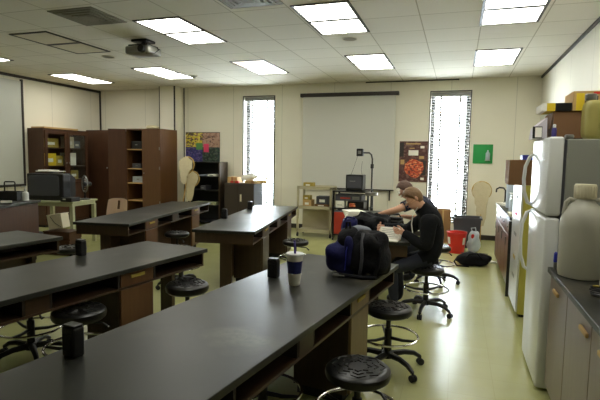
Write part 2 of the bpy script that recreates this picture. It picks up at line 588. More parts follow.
# projector
t = thing('ceiling_projector', 'silver projector hanging from the ceiling by a black mount at upper left', 'projector', (-4.36, 5.95, ZC))
mb('black').box(-.13, .13, -.11, .11, -.035, -.001, .01).build('mount_plate', t)
mb('black').lathe([(.03, -.09), (.03, -.03)], 12).build('mount_post', t, True)
mb('black').box(-.16, .16, -.13, .13, -.095, -.075, .006).build('mount_bracket', t)
mb('steel').box(-.20, .20, -.16, .16, -.21, -.095, .03, seg=3).build('body', t, True)
mb('black').tube([(.10, -.155, -.155), (.10, -.205, -.155)], [.055, .05], 18).build('lens', t, True)
mb('black').tube([(.16, .05, -.10), (.24, .04, -.13), (.235, -.06, -.2), (.14, -.14, -.21)], .007, 6).build('cable', t, True)

# ------------------------------------------------------------------ boards, posters
t = thing('whiteboard', 'grey-white writing board on the left wall with a black edge strip', 'whiteboard', (XL, 6.4, 0))
mb('whiteboard').box(.001, .03, -3.2, 1.50, .95, 3.12).build('board_panel', t)
mb('trim').box(.001, .045, 1.50, 1.545, .92, 3.16).build('edge_strip', t)
mb('trim').box(.001, .09, -3.2, 1.50, .90, .95).build('chalk_tray', t)
t = thing('projection_screen', 'pulled-down pale projection screen with black case on the back wall', 'projection screen', (-2.31, YB - .06, 0))
mb('trim').box(-1.08, 1.08, -.05, .055, 2.94, 3.02, .012).build('case', t)
mb('canvas').box(-1.02, 1.02, -.003, .003, .95, 2.95).build('canvas', t)
mb('trim').box(-1.03, 1.03, -.014, .014, .93, .955).build('bottom_bar', t)
mb('trim').box(.93, .96, -.012, .012, .72, .93).build('pull_strap', t)

t = tag(mb(['brown_pr', 'orange', 'paper', 'tan', 'trim']).box(-.29, .29, -.006, .006, -.425, .425).build('wall_poster'),
        'brown wall poster with an orange-red picture beside the right window', 'poster')
at(t, (-.90, YB - .008, 1.56))
def patches(me_obj, lst):
    bm = bmesh.new(); bm.from_mesh(me_obj.data)
    for mi, x0, x1, z0, z1, y in lst:
        vs = [bm.verts.new(p) for p in ((x0, y, z0), (x1, y, z0), (x1, y, z1), (x0, y, z1))]
        f = bm.faces.new(vs); f.material_index = mi
    bm.to_mesh(me_obj.data); bm.free()
def blob(me_obj, mi, cx, cz, rx, rz_, y, seed):
    bm = bmesh.new(); bm.from_mesh(me_obj.data)
    vs = []
    for k in range(28):
        a = 2 * PI * k / 28
        q = 1 + .28 * noise.noise(Vector((math.cos(a) * 2 + seed, math.sin(a) * 2, seed)))
        vs.append(bm.verts.new((cx + rx * q * math.cos(a), y, cz + rz_ * q * math.sin(a))))
    f = bm.faces.new(vs); f.material_index = mi
    bm.to_mesh(me_obj.data); bm.free()
blob(t, 1, .02, -.14, .20, .19, -.0075, 3)
patches(t, [(2, -.10, .10, .13, .24, -.007), (3, .12, .22, .06, .12, -.007), (2, .14, .22, .28, .33, -.007), (3, -.26, -.18, -.06, .04, -.007),
            (2, .16, .23, -.38, -.33, -.007), (3, -.16, .14, .36, .385, -.007), (4, -.28, -.20, .10, .40, -.0065), (3, -.08, .02, .27, .29, -.007),
            (4, .15, .26, -.28, .03, -.0065)])
for nm, x, lst, lb in (
        ('wall_poster', -6.118, [(0, -.23, .23, 0, .345, -.007), (1, -.23, .23, -.345, 0, -.007), (2, .06, .23, -.06, .10, -.0075)], 'yellow and violet collage poster, left one of the pair above the dark bookshelf'),
        ('wall_poster', -5.653, [(3, -.23, .23, 0, .345, -.007), (4, -.23, .23, -.345, 0, -.007), (5, -.20, -.06, -.12, .08, -.0075)], 'dusty pink and dark green collage poster, right one of the pair above the dark bookshelf')):
    o = mb(['yellow_pr', 'violet_pr', 'leaf', 'rose_pr', 'green_dk', 'pink', 'trim']).use(6).box(-.232, .232, -.006, .006, -.35, .36).build(nm)
    tag(o, lb, 'poster', 'collage posters above the bookshelf')
    patches(o, lst)
    at(o, (x - .0, YB - .008, 1.82))
t = thing('eyewash_station', 'green wall board holding a small white bottle at right of the right window', 'eyewash station', (.46, YB - .002, 1.74))
mb(['green', 'green_dk']).box(-.185, .185, -.022, -.001, -.19, .19, .004).build('backboard', t)
mb('clear').lathe([(.035, -.12), (.042, -.11), (.042, .01), (.02, .04), (.015, .07), (.002, .08)], 14, (.09, -.065, 0)).build('bottle', t, True)
mb('white').box(.04, .14, -.06, -.02, -.135, -.118).build('bottle_shelf', t)

# ------------------------------------------------------------------ lab benches
def bench(label, near_right, ang, W=.76, L=3.0, peds=(0.5, 2.15), spine=True, ped_mat='wood', near_ped_len=.36, divs=(.48, .86, 1.36, 1.58, 2.13, 2.51), mid=(1.378, 1.58)):
    """local: x from -W (left) to 0 (right), y from 0 (near end) to L; top at .75"""
    t = thing('lab_bench', label, 'lab bench', (near_right[0], near_right[1], 0), ang, 'lab benches')
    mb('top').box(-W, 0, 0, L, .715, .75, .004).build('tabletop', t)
    e = .028
    mb('wood_y').box(-W + e, -e, e, L - e, .592, .608).build('shelf_board', t)
    for y in (e, L - e - .02):
        mb('wood').box(-W + e, -e, y, y + .02, .608, .7148).build('end_apron', t)
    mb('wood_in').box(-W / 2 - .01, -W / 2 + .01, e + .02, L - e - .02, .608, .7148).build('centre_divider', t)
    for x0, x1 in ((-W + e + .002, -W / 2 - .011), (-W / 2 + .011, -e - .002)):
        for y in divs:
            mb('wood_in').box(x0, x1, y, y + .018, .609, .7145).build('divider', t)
    # closed apron fronts
    for y0, y1 in (mid,):
        for x in (-W + e, -e - .018):
            mb('wood_y').box(x, x + .018, y0 + .001, y1 - .001, .609, .7145).build('apron_front', t)
    for y0, y1 in [(q + .006, q + near_ped_len) for q in peds]:
        mb('wood_y').box(-W + e, -W + e + .018, y0 + .001, y1 - .001, .609, .7145).build('apron_front', t)
    for y0 in peds:
        y1 = y0 + near_ped_len
        p = mb('wood').box(-W / 2 - .02, -e - .02, y0, y1, 0.07, .5915).build('pedestal', t)
        mb('black_matte').box(-W / 2, -e - .06, y0 + .02, y1 - .02, 0, .07).build('toe_kick', p)
        mb(ped_mat).box(-e - .0198, -e, y0 + .006, y1 - .006, .08, .588, .003).build('door', p)
        dr = mb(ped_mat).box(-e - .0198, -e + .001, y0 + .004, y1 - .004, .609, .7145, .002).build('drawer_front', t)
        mb('yolk').box(-e + .0012, -e + .009, y0 + .1, y1 - .1, .665, .69, .003).build('drawer_pull', dr)
    for y in (.10, L - .14):
        mb('wood').box(-W / 2 - .07, -W / 2 + .07, y, y + .04, 0, .5915).build('leg_panel', t)
    if spine == 'left':
        mb('wood_y').box(-W + .06, -W + .08, .142, L - .142, .1, .5915).build('added_knee_panel', t)  # added panel that keeps the space under the bench dark
    elif spine:
        mb('wood_y').box(-W / 2 - .045, -W / 2 - .021, .142, L - .142, .1, .5915).build('added_knee_panel', t)  # panel added mid-bench to darken the knee space
    return t

def dirv(deg):
    a = math.radians(deg)
    return Vector((math.sin(a), math.cos(a), 0))
def bench_pt(o, deg, s, v):
    """s along, v to the left of the right edge"""
    d = dirv(deg)
    return Vector((o[0], o[1], 0)) + d * s + Vector((-d.y, d.x, 0)) * v
A1 = 8.6
O1 = (-.425 - 3.0 * math.sin(math.radians(A1)), 3.90 - 3.0 * math.cos(math.radians(A1)))
A3 = 9.0
O3 = (-2.17 - 3.0 * math.sin(math.radians(A3)), 3.885 - 3.0 * math.cos(math.radians(A3)))
O5 = (-3.85 - 3.0 * math.sin(math.radians(A3)), 3.88 - 3.0 * math.cos(math.radians(A3)))
O2, A2 = (-2.17, 4.97), -9.05
O4, A4 = (-3.84, 4.91), -9.5
O7, A7 = (-.43, 4.97), -9.0
bench('black-topped lab bench in front, holding the paper cup and the backpack', O1, math.radians(-A1), W=.83, ped_mat='wood_lt', peds=(2.0,), near_ped_len=.34, spine='left', divs=(.70, 1.25, 1.43, 1.98, 2.345), mid=(1.268, 1.43))
bench('black-topped lab bench at left, next to the front bench, with stools along its right side', O3, math.radians(-A3), spine=False, peds=(2.0,), near_ped_len=.34, ped_mat='wood_c', divs=(.70, 1.25, 1.43, 1.98, 2.345), mid=(1.268, 1.43))
bench('black-topped lab bench at the far left edge of the photo, only its end in view', O5, math.radians(-A3), peds=(2.0,), near_ped_len=.34, divs=(.70, 1.25, 1.43, 1.98, 2.345), mid=(1.268, 1.43))
bench('lab bench at centre back with bright window shine on its black top', O2, math.radians(-A2))
bench('lab bench at left back in front of the tall brown cabinets', O4, math.radians(-A4), ped_mat='wood_c')
bench('lab bench at right back where the person in black reads, heaped with bags', O7, math.radians(-A7), peds=(2.15,), spine=False)

# demonstration desk
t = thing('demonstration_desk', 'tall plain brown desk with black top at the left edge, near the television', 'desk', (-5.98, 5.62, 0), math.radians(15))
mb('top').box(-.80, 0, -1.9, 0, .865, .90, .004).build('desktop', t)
mb('wood_cab').box(-.77, -.03, -1.87, -.03, .07, .8645).build('body', t)
mb('black_matte').box(-.74, -.06, -1.84, -.06, 0, .07).build('toe_kick', t)
for y in (-1.24, -.63):
    mb('wood_cab').box(-.0298, -.016, y - .57, y + .57 - .02, .1, .85, .003).build('side_panel', t)

# ------------------------------------------------------------------ outlets on benches
def outlet(p, rz, label, h=.125, first=[None]):
    if first[0] is None:
        t = thing('power_outlet_pedestal', label, 'outlet', p, rz, 'black outlet pedestals on the benches')
        mb('black').box(-.038, .038, -.028, .028, 0, .128, .008).build('housing', t)
        mb('black').box(-.036, .036, -.026, .026, .1282, .138, .006).build('top_plate', t)
        mb('black_matte').box(-.026, .026, -.033, -.0282, .03, .10, .002).build('socket_face', t)
        mb('black_matte').box(-.026, .026, .0282, .033, .03, .10, .002).build('socket_face', t)
        first[0] = t
        return t
    return dup(first[0], label, p, rz)
for (x, y, dg, lb) in ((-1.515, 1.565, A1, 'large black outlet box at the near left edge of the front bench'),
                      (-1.215, 3.12, A1, 'black outlet box just left of the paper cup'),
                      (-2.99, 3.20, A3, 'black outlet box near the far left edge of the second left bench'),
                      (-3.035, 5.90, A2, 'nearer black outlet box on the shiny centre back bench'),
                      (-3.19, 7.10, A2, 'farther black outlet box on the shiny centre back bench')):
    outlet((x, y, .7502), math.radians(-dg), lb)

# ------------------------------------------------------------------ stools
def make_stool(label, loc, rz):
    t = thing('lab_stool', label, 'stool', loc, rz, 'black lab stools')
    s = mb('vinyl')
    s.lathe([(.10, .42), (.155, .423), (.172, .435), (.178, .455), (.174, .475), (.16, .487), (.14, .491), (.02, .489)], 36)
    for k in range(8):
        a = 2 * PI * k / 8
        for r0 in (.055, .09, .125):
            w_ = .30
            pts = [(r0 * math.cos(a - w_), r0 * math.sin(a - w_), .492), ((r0 + .018) * math.cos(a), (r0 + .018) * math.sin(a), .4925), (r0 * math.cos(a + w_), r0 * math.sin(a + w_), .492)]
            s.tube(pts, .0035, 5)
    s.build('seat', t, True)
    mb('black').lathe([(.018, .13), (.018, .425)], 12).build('post', t, True)
    mb('black').lathe([(.026, .10), (.03, .12), (.028, .31), (.02, .315)], 14).build('gas_cylinder', t, True)
    mb('black').box(-.07, .07, -.07, .07, .408, .4195, .004).build('seat_plate', t)
    mb('black').tube([(.03, -.03, .40), (.12, -.10, .395), (.15, -.12, .365)], [.006, .006, .010], 8).build('height_lever', t, True)
    ring = mb('chrome').torus((0, 0, .255), .225, .0095, 40, 8).build('foot_ring', t, True)
    for k in range(3):
        a = 2 * PI * k / 3 + .4
        c, sn = math.cos(a), math.sin(a)
        mb('black').tube([(c * .028, sn * .028, .24), (c * .12, sn * .12, .238), (c * .222, sn * .222, .253)], [.014, .012, .008], 8).build('spoke', ring, True)
    mb('black').lathe([(.045, .085), (.05, .10), (.045, .13), (.03, .14)], 16).build('hub', t, True)
    for k in range(5):
        a = 2 * PI * k / 5 + .3
        c, sn = math.cos(a), math.sin(a)
        l = mb('black').tube([(c * .03, sn * .03, .11), (c * .14, sn * .14, .115), (c * .22, sn * .22, .10), (c * .275, sn * .275, .066)], [.026, .022, .019, .015], 8).build('leg', t, True)
        tx, ty = -sn, c
        w2 = mb('black_matte')
        for sd in (-1, 1):
            cx, cy = c * .278 + tx * .012 * sd, sn * .278 + ty * .012 * sd
            w2.tube([(cx - tx * .008, cy - ty * .008, .026), (cx + tx * .008, cy + ty * .008, .026)], .026, 12)
        w2.tube([(c * .278, sn * .278, .02), (c * .278, sn * .278, .07)], .008, 8)
        w2.build('caster', l, True)
    return t
S = [((-.465, 2.46, 0), 0.2, 'black round-seat stool at the bottom of the photo by the front bench'),
     ((-.455, 3.60, 0), 1.5, 'black round-seat stool with chrome foot ring below the backpack'),
     ((-.265, 5.10, 0), .5, 'black wheeled stool the person in the black jacket sits on'),
     ((-.215, 6.42, 0), .9, 'black wheeled stool under the person in the navy shirt'),
     ((-2.09, 3.40, 0), 2.0, 'black round-seat stool at the far end of the left bench next to the front one'),
     ((-2.42, 2.56, 0), 1.1, 'black round-seat stool right behind the large outlet box of the front bench'),
     ((-3.10, 2.78, 0), .35, 'stool pushed under the second left bench, only its ring and base in view'),
     ((-2.05, 6.07, 0), .7, 'black round-seat stool behind the paper cup, by the shiny centre back bench'),
     ((-1.02, 2.47, 0), 1.7, 'stool tucked under the front bench, only a chrome ring glinting'),
     ((-3.87, 6.02, 0), .2, 'black stool beside the left back bench, near its middle'),
     ((-3.16, 5.0, 0), 2.4, 'stool at the left corner of the centre back bench, only its base showing'),
     ((-4.4, 4.55, 0), .5, 'stool in the gap beyond the second left bench, dark base in view')]
st = make_stool(S[0][2], S[0][0], S[0][1])
for p, r, lb in S[1:]:
    q = dup(st, lb, p, r)
    if 'far end of the left bench' in lb or 'right behind the large outlet' in lb:
        q.scale = (1, 1, 1.13)          # seat wound higher

# ------------------------------------------------------------------ on the front bench: cup, backpack
t = thing('paper_cup', 'large white paper cup with dark blue label and straw on the front bench', 'cup', (-1.012, 2.985, .7503))
mb('paper').lathe([(.036, 0), (.038, .004), (.056, .195), (.058, .205), (.056, .208), (.053, .2), (.034, .008)], 28).build('cup_body', t, True)
mb('blue_lbl').lathe([(.0455, .082), (.0535, .166)], 28, cap=False).build('printed_sleeve', t, True)
mb('white').lathe([(.060, .203), (.061, .21), (.058, .216), (.05, .213), (.006, .213)], 28).build('lid', t, True)
mb('purple').tube([(0, 0, .02), (.002, .0, .215), (-.004, .004, .30)], .008, 8).build('straw', t, True)

t = thing('backpack', 'navy and black backpack standing at the far end of the front bench', 'backpack', (-.675, 3.46, .7503), math.radians(-A1))
t.scale = (.93, .95, 1.0)
m = mb('nylon'); m.superq((.085, .02, .155), (.165, .15, .16), .68, jit=.05, seed=2, nu=44, nv=24, zmin=0); m.build('main_compartment', t, True)
m = mb('navy'); m.superq((-.12, -.04, .12), (.11, .13, .12), .7, jit=.05, seed=5, nu=36, nv=20, zmin=0); m.build('front_pocket', t, True)
m = mb('nylon'); m.superq((-.085, .0, .235), (.08, .09, .10), .85, jit=.03, seed=8, nu=30, nv=18); m.build('top_pouch', t, True)
m = mb('navy'); m.superq((-.035, -.12, .17), (.03, .05, .12), .7, jit=.02, seed=17); m.build('side_panel', t, True)
mb('nylon').tube([(-.11, .0, .32), (-.105, .0, .375), (-.08, .0, .38), (-.07, .0, .32)], .010, 8).build('carry_handle', t, True)
mb('slate').tube([(.06, -.07, .312), (.075, -.13, .25), (.085, -.152, .15), (.075, -.145, .07), (.06, -.13, .02)], .013, 8).build('shoulder_strap', t, True)
mb('nylon').tube([(.16, -.05, .29), (.215, -.10, .19), (.20, -.12, .08), (.17, -.11, .014)], .014, 8).build('shoulder_strap', t, True)
mb('blue').tube([(-.03, -.155, .25), (-.037, -.172, .19), (-.04, -.172, .12), (-.05, -.16, .05)], .004, 8).build('zipper', t, True)
mb('nylon').tube([(-.13, -.165, .014), (-.02, -.185, .02), (.10, -.175, .016), (.2, -.12, .014)], .013, 8).build('waist_strap', t, True)
mb('steel').box(-.135, -.085, -.205, -.17, .004, .024, .006).build('buckle', t, True)
mb('steel').tube([(-.085, -.19, .014), (-.05, -.205, .018), (-.04, -.19, .014)], .006, 6).build('strap_loop', t, True)

# ------------------------------------------------------------------ refrigerator and right counter
t = thing('refrigerator', 'tall white two-door refrigerator at the right, holding boxes on top', 'refrigerator', (.572, 3.58, 0))
mb('fridge_side').box(.112, .84, .005, .715, .03, 1.755, .008).build('body', t)
mb('black_matte').box(.13, .80, .03, .69, 0, .03).build('base', t)
mb('slate').box(.095, .112, .015, .705, .1, 1.75).build('door_gasket', t)
d = mb('white').box(0, .095, 0, .72, 1.235, 1.77, .018, seg=3).build('freezer_door', t, True)
mb('white').tube([(.005, .67, 1.66), (-.025, .67, 1.64), (-.055, .665, 1.56), (-.062, .665, 1.46), (-.055, .665, 1.36), (-.025, .67, 1.27), (.005, .67, 1.255)], [.012, .014, .014, .014, .014, .014, .012], 10).build('handle', d, True)
mb('steel').lathe([(.012, 0), (.012, .003)], 12, mtx=Matrix.Translation((-.0005, .16, 1.62)) @ R(0, -PI / 2)).build('badge', d, True)
d = mb('white').box(0, .095, 0, .72, .022, 1.222, .018, seg=3).build('refrigerator_door', t, True)
mb('white').tube([(.005, .67, 1.205), (-.025, .67, 1.19), (-.055, .665, 1.10), (-.062, .665, .97), (-.055, .665, .84), (-.025, .67, .74), (.005, .67, .72)], [.012, .014, .014, .014, .014, .014, .012], 10).build('handle', d, True)
mb('slate').box(.098, .111, .02, .70, .005, .03).build('kick_plate', t)
mb('steel').box(.098, .15, .01, .06, 1.756, 1.785, .008).build('hinge_cover', t, True)
mb('black').box(.0965, .115, -.006, .0045, .20, .28).build('lower_hinge', t)

t = thing('base_cabinet', 'grey-brown base cabinet with black counter and tan pulls at the lower right', 'cabinet', (.60, .9, 0))
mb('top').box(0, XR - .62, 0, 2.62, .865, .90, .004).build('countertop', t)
mb('wood_gray').box(.04, XR - .63, .02, 2.60, .1, .8645).build('body', t)
mb('black_matte').box(.09, XR - .63, .02, 2.60, 0, .1).build('toe_kick', t)
for k in range(5):
    y1 = 2.60 - .52 * k
    d = mb('wood_gray').box(.018, .0398, y1 - .515, y1 - .004, .105, .855, .003).build('door', t)
    yh = y1 - (.33 if k % 2 else .15) - .08
    mb('tan').box(.002, .0178, yh - .07, yh + .07, .775, .80, .006).build('pull', d, True)
mb('top').box(XR - .645, XR - .625, 0, 2.62, .9002, .98).build('backsplash', t)

t = thing('carboy_jug', 'big white plastic carboy with screw cap on the black counter beside the fridge', 'jug', (.74, 3.29, .9003))
t.scale = (1.03, 1.03, 1.065)
J = mb('jug')
J.lathe([(.10, 0), (.118, .006), (.122, .03), (.124, .29), (.120, .335), (.106, .375), (.078, .412), (.056, .435), (.048, .46)], 36)
J.build('jug_body', t, True)
c = mb('cream').lathe([(.056, .452), (.058, .456), (.058, .528), (.054, .535), (.01, .535)], 30).build('screw_cap', t, True)
rb = mb('cream')
for k in range(20):
    a = 2 * PI * k / 20
    rb.tube([(.058 * math.cos(a), .058 * math.sin(a), .46), (.058 * math.cos(a), .058 * math.sin(a), .525)], .003, 4)
rb.build('cap_ribs', c, True)
mb('jug').tube([(-.05, .0, .440), (-.078, -.0, .448), (-.098, 0, .428), (-.106, 0, .36)], .012, 8).build('jug_handle', t, True)
mb('jug').tube([(.05, .0, .440), (.078, -.0, .448), (.098, 0, .428), (.106, 0, .36)], .012, 8).build('jug_handle', t, True)

t = thing('extension_cable', 'coiled black cable with a pale plug lying on the black counter', 'cable', (.76, 2.84, .9002))
pts = []
for k in range(60):
    a = k * .42
    r = .055 + .012 * math.sin(k * .9)
    pts.append((r * math.cos(a), r * .8 * math.sin(a), .008 + k * .0006))
mb('black').tube(pts, .006, 6).build('cord_coil', t, True)
mb('cream').box(-.015, .03, .03, .055, .044, .085, .005).build('plug', t)
mb('yolk').box(-.05, -.02, .02, .035, .04, .05, .003).build('cord_tie', t)
t = thing('marker_pen', 'small dark blue cap and grey barrel standing at the counter end by the fridge', 'marker', (.635, 3.47, .9003))
mb('blue').lathe([(.012, .045), (.013, .05), (.011, .105), (.004, .112)], 12).build('cap', t, True)
mb('steel').lathe([(.012, 0), (.012, .046)], 12).build('barrel', t, True)

# on top of the refrigerator (its top is z 1.77 at the doors, 1.755 on the body)
ft = 1.7555
t = thing('cardboard_carton', 'brown cardboard carton with a raised front flap on the refrigerator', 'box', (.805, 4.03, ft + .016))
mb('card_dk').box(-.165, .37, -.15, .20, .0005, .19).build('carton_body', t)
mb('card').box(-.12, 0, -.14, .19, -.004, 0, mtx=Matrix.Translation((-.168, 0, .188)) @ R(0, math.radians(-82))).build('flap', t)
mb('card').box(-.16, .36, .0, .19, .1905, .195).build('top_flap', t)
t = thing('slanted_box', 'pale slanted-top box on the refrigerator, left of the carton', 'box', (.592, 4.02, 1.7702))
mb('lavender').prism([(-.075, 0), (.01, 0), (.005, .15), (-.065, .085)], -.13, .15, mtx=R(0, 0, PI / 2)).build('box_body', t)
t = thing('picture_frame', 'small black-framed white picture leaning on the pale slanted box', 'picture frame', (.532, 3.855, 1.7702))
mb('black').box(-.028, .035, -.006, .006, 0, .085, mtx=R(0, 0, -.12)).build('frame', t)
mb('paper').box(-.012, .032, -.0075, -.0062, .006, .078, mtx=R(0, 0, -.12)).build('picture', t)
t = thing('spray_bottle', 'violet bottle with white cap before the carton on the refrigerator', 'bottle', (.635, 3.80, 1.7702))
mb('purple').lathe([(.014, 0), (.016, .004), (.016, .065), (.011, .072)], 16).build('bottle_body', t, True)
mb('white').lathe([(.011, .072), (.011, .092), (.006, .096)], 12).build('cap', t, True)
t = thing('flat_box', 'flat yellow and black box lying on the carton, left of the red-lettered box', 'box', (.715, 4.03, ft + .2115))
mb(['black', 'yellow', 'paper']).box(-.07, .035, -.16, .13, 0, .055).use(1).box(-.125, -.0702, -.16, .13, 0, .055).use(2).box(-.155, -.1252, -.16, .13, .0, .055).build('box_body', t)
t = thing('tall_box', 'yellow and black box with red lettering on the carton, beside the wall', 'box', (.85, 4.03, ft + .2115))
mb(['tan', 'yellow', 'black', 'red']).box(-.095, .12, -.16, .13, 0, .135).use(1).box(-.075, -.025, -.162, -.1605, .0, .12).use(2).box(-.02, .06, -.1625, -.1606, .03, .10).use(3).box(.03, .11, -.162, -.1605, .112, .128).build('box_body', t)
t = thing('plastic_jug', 'yellowed translucent plastic jug on the near corner of the refrigerator top', 'jug', (.875, 3.71, ft + .0005))
m = mb('jug_y'); m.superq((0, 0, .13), (.085, .085, .13), .35, nu=32, nv=16); m.build('jug_body', t, True)
mb('jug_y').lathe([(.03, .25), (.03, .275)], 16, (-.045, 0, 0)).build('neck', t, True)
mb('steel').lathe([(.034, .262), (.036, .266), (.036, .30), (.03, .305)], 18, (-.045, 0, 0)).build('screw_cap', t, True)
mb('jug_y').tube([(0, -.086, .2), (-.0, -.105, .19), (0, -.108, .12), (0, -.086, .08)], .012, 8).build('handle', t, True)

# ------------------------------------------------------------------ yellowed cabinet and brown counter on the right wall
t = thing('storage_cabinet', 'narrow cabinet with white front and yellow side behind the refrigerator', 'cabinet', (.62, 5.27, 0))
mb('yellow_side').box(.02, XR - .64, 0, .72, .03, 1.36, .005).build('body', t)
mb('black_matte').box(.04, XR - .66, .02, .70, 0, .03).build('base', t)
mb('white').box(0, .0198, .01, .71, .05, 1.355, .005).build('front_door', t)
for z, mm in ((1.20, 'ink'), (1.02, 'pink'), (.80, 'ink'), (.55, 'yolk'), (.35, 'ink')):
    mb(mm).box(-.002, -.0002, .25, .45, z, z + .04).build('sticker', t)
t = thing('cardboard_box', 'closed brown cardboard box on the yellow-sided cabinet', 'box', (.97, 5.60, 1.3603))
mb('card_dk').box(-.475, .34, -.30, .10, 0, .255, .004).build('box_body', t)
mb('card').box(-.43, .30, -.12, -.06, .2551, .257).build('tape_strip', t)
t = thing('plastic_tray', 'small violet-blue tray on the brown cardboard box by the fridge handle', 'tray', (.72, 5.45, 1.6176))
mb('blue').box(-.10, .12, -.10, .10, 0, .012, .003).build('tray_base', t)
tr = mb('blue')
for q in ((-.10, -.09, -.10, .10), (.11, .12, -.10, .10), (-.09, .11, -.10, -.09), (-.09, .11, .09, .10)):
    tr.box(q[0], q[1], q[2], q[3], .0122, .05)
tr.build('tray_rim', t)

t = thing('side_counter', 'reddish-brown side counter cabinet along the right wall, topped with papers', 'cabinet', (.60, 6.05, 0))
mb('top').box(0, XR - .62, 0, 2.15, .91, .945, .004).build('countertop', t)
mb('wood_red').box(.03, XR - .63, .01, 2.13, .1, .9095).build('body', t)
mb('black_matte').box(.08, XR - .63, .01, 2.13, 0, .1).build('toe_kick', t)
for k in range(4):
    d = mb('wood_red').box(.012, .0298, .015 + k * .53, .535 + k * .53, .11, .70, .003).build('door', t)
    mb('steel').box(.0, .0118, .44 + k * .53, .46 + k * .53, .55, .65).build('pull', d)
    d = mb('wood_red').box(.012, .0298, .015 + k * .53, .535 + k * .53, .71, .90, .003).build('drawer', t)
    mb('steel').box(.0, .0118, .22 + k * .53, .33 + k * .53, .80, .82).build('pull', d)
mb('black').box(-.004, .0298, .0, .012, 0, .90).build('end_post', t)
def bottle(x, y, h, r, m, lb, cap='white'):
    t = thing('plastic_bottle', lb, 'bottle', (x, y, .9453), 0, 'bottles on the side counter')
    mb(m).lathe([(r * .95, 0), (r, .006), (r, h * .72), (r * .7, h * .82), (r * .4, h * .86), (r * .4, h * .9)], 20).build('bottle_body', t, True)
    mb(cap).lathe([(r * .45, h * .88), (r * .45, h * .98), (r * .2, h)], 16).build('cap', t, True)
bottle(.74, 7.35, .46, .075, 'clear', 'tall pale blue plastic bottle standing on the side counter')
bottle(.68, 6.55, .22, .05, 'clear', 'short pale bottle on the near end of the side counter')
bottle(.83, 7.95, .30, .06, 'jug', 'milky bottle at the far end of the side counter')
bottle(1.03, 6.9, .34, .06, 'clear', 'clear bottle behind the white tub on the side counter')
t = thing('plastic_tub', 'square white plastic tub on the side counter before the tall pale bottle', 'tub', (.78, 6.85, .9453))
m = mb('clear'); m.superq((0, 0, .11), (.11, .11, .11), .3); m.build('tub_body', t, True)
mb('white').box(-.115, .115, -.115, .115, .2205, .24, .008).build('lid', t)
for k, (x, y, r, lb) in enumerate(((.70, 7.7, .3, 'white paper stack at the middle of the side counter'), (.68, 6.3, -.1, 'white paper stack at the near end of the side counter'))):
    o = mb('paper')
    for j in range(4):
        o.box(-.07, .09, -.15, .15, j * .008, j * .008 + .007, mtx=R(.05 * j))
    tag(o.build('paper_stack'), lb, 'papers', 'paper stacks on the side counter')
    at(o_ := bpy.context.scene.collection.objects[-1], (x, y, .9453), r)
t = thing('gooseneck_faucet', 'black gooseneck faucet at the far end of the side counter', 'faucet', (.72, 8.06, .9453))
mb('black').lathe([(.03, 0), (.03, .02), (.014, .03)], 14).build('base', t, True)
mb('black').tube([(0, 0, .025), (0, 0, .20), (-.03, 0, .24), (-.09, 0, .245), (-.13, 0, .22), (-.135, 0, .17)], .013, 8).build('spout', t, True)

# ------------------------------------------------------------------ floor things at the back right
t = thing('insect_net', 'cream insect net with yellow pole leaning on the back wall beside the side counter', 'insect net', (.46, 9.98, 0))
def net(t, cz, r, pole_bottom, tilt, sag):
    mx = R(0, 0, PI / 2 + tilt)
    mb('pole').torus((0, 0, cz), r, .015, 32, 8, mtx=mx).build('hoop', t, True)
    n_ = mb('net')
    rr = []
    for j in range(7):
        f = j / 6
        ring = []
        for k in range(24):
            a = 2 * PI * k / 24
            q = r * 1.0 * (1 - .60 * f ** .45)
            p = mx @ Vector((q * math.cos(a), q * math.sin(a), 0))
            p.y -= .05 + .07 * math.sin(f * PI / 2)
            p.z += cz - sag * f + .03 * noise.noise(Vector((k * .7, f * 4, cz)))
            p.x += .035 * noise.noise(Vector((f * 5, k * .5, cz + 4)))
            ring.append(p)
        rr.append(ring)
    n_.rings(rr)
    n_.build('net_bag', t, True)
    bz = cz - r * math.cos(tilt)
    by = -r * math.sin(tilt)
    mb('pole').tube([(0, by, bz), pole_bottom], .012, 8).build('pole', t, True)
net(t, 1.02, .175, (.0, -.35, .012), -.12, .62)
t = thing('insect_net', 'cream insect net hung low, overlapped by the upper net beside the brown cabinet', 'insect net', (-5.66, 9.42, 0), .1)
net(t, 1.09, .175, (.0, -.30, .012), -.15, .42)
t = thing('insect_net', 'cream insect net with the higher hoop leaning beside the tall brown cabinet', 'insect net', (-5.66, 9.22, 0), -.1)
net(t, 1.40, .185, (.0, -.30, .012), -.12, .34)

t = thing('waste_bin', 'dark grey square bin under the right edge of the right window', 'bin', (.20, 9.35, 0))
m = mb('slate')
m.rings([[Vector(p) for p in ((-.20, -.15, 0), (.20, -.15, 0), (.20, .15, 0), (-.20, .15, 0))], [Vector(p) for p in ((-.245, -.19, .56), (.245, -.19, .56), (.245, .19, .56), (-.245, .19, .56))],
         [Vector(p) for p in ((-.225, -.17, .56), (.225, -.17, .56), (.225, .17, .56), (-.225, .17, .56))], [Vector(p) for p in ((-.19, -.14, .02), (.19, -.14, .02), (.19, .14, .02), (-.19, .14, .02))]])
m.build('bin_body', t)
rm = mb('slate')
for q in ((-.26, .26, -.205, -.19), (-.26, .26, .19, .205), (-.26, -.245, -.19, .19), (.245, .26, -.19, .19)):
    rm.box(q[0], q[1], q[2], q[3], .53, .565)
rm.build('rim', t)
t = thing('tall_carton', 'narrow tan carton standing against the back wall behind the seated person', 'box', (-.22, 9.75, 0))
mb('card').box(-.16, .13, -.15, .15, 0, .64, .004).build('carton_body', t)
mb('tan').box(-.03, .0, -.152, -.1503, .0, .64).build('tape_strip', t)
mb('card').box(-.16, .13, -.15, .0, .6405, .645).build('top_flap', t)

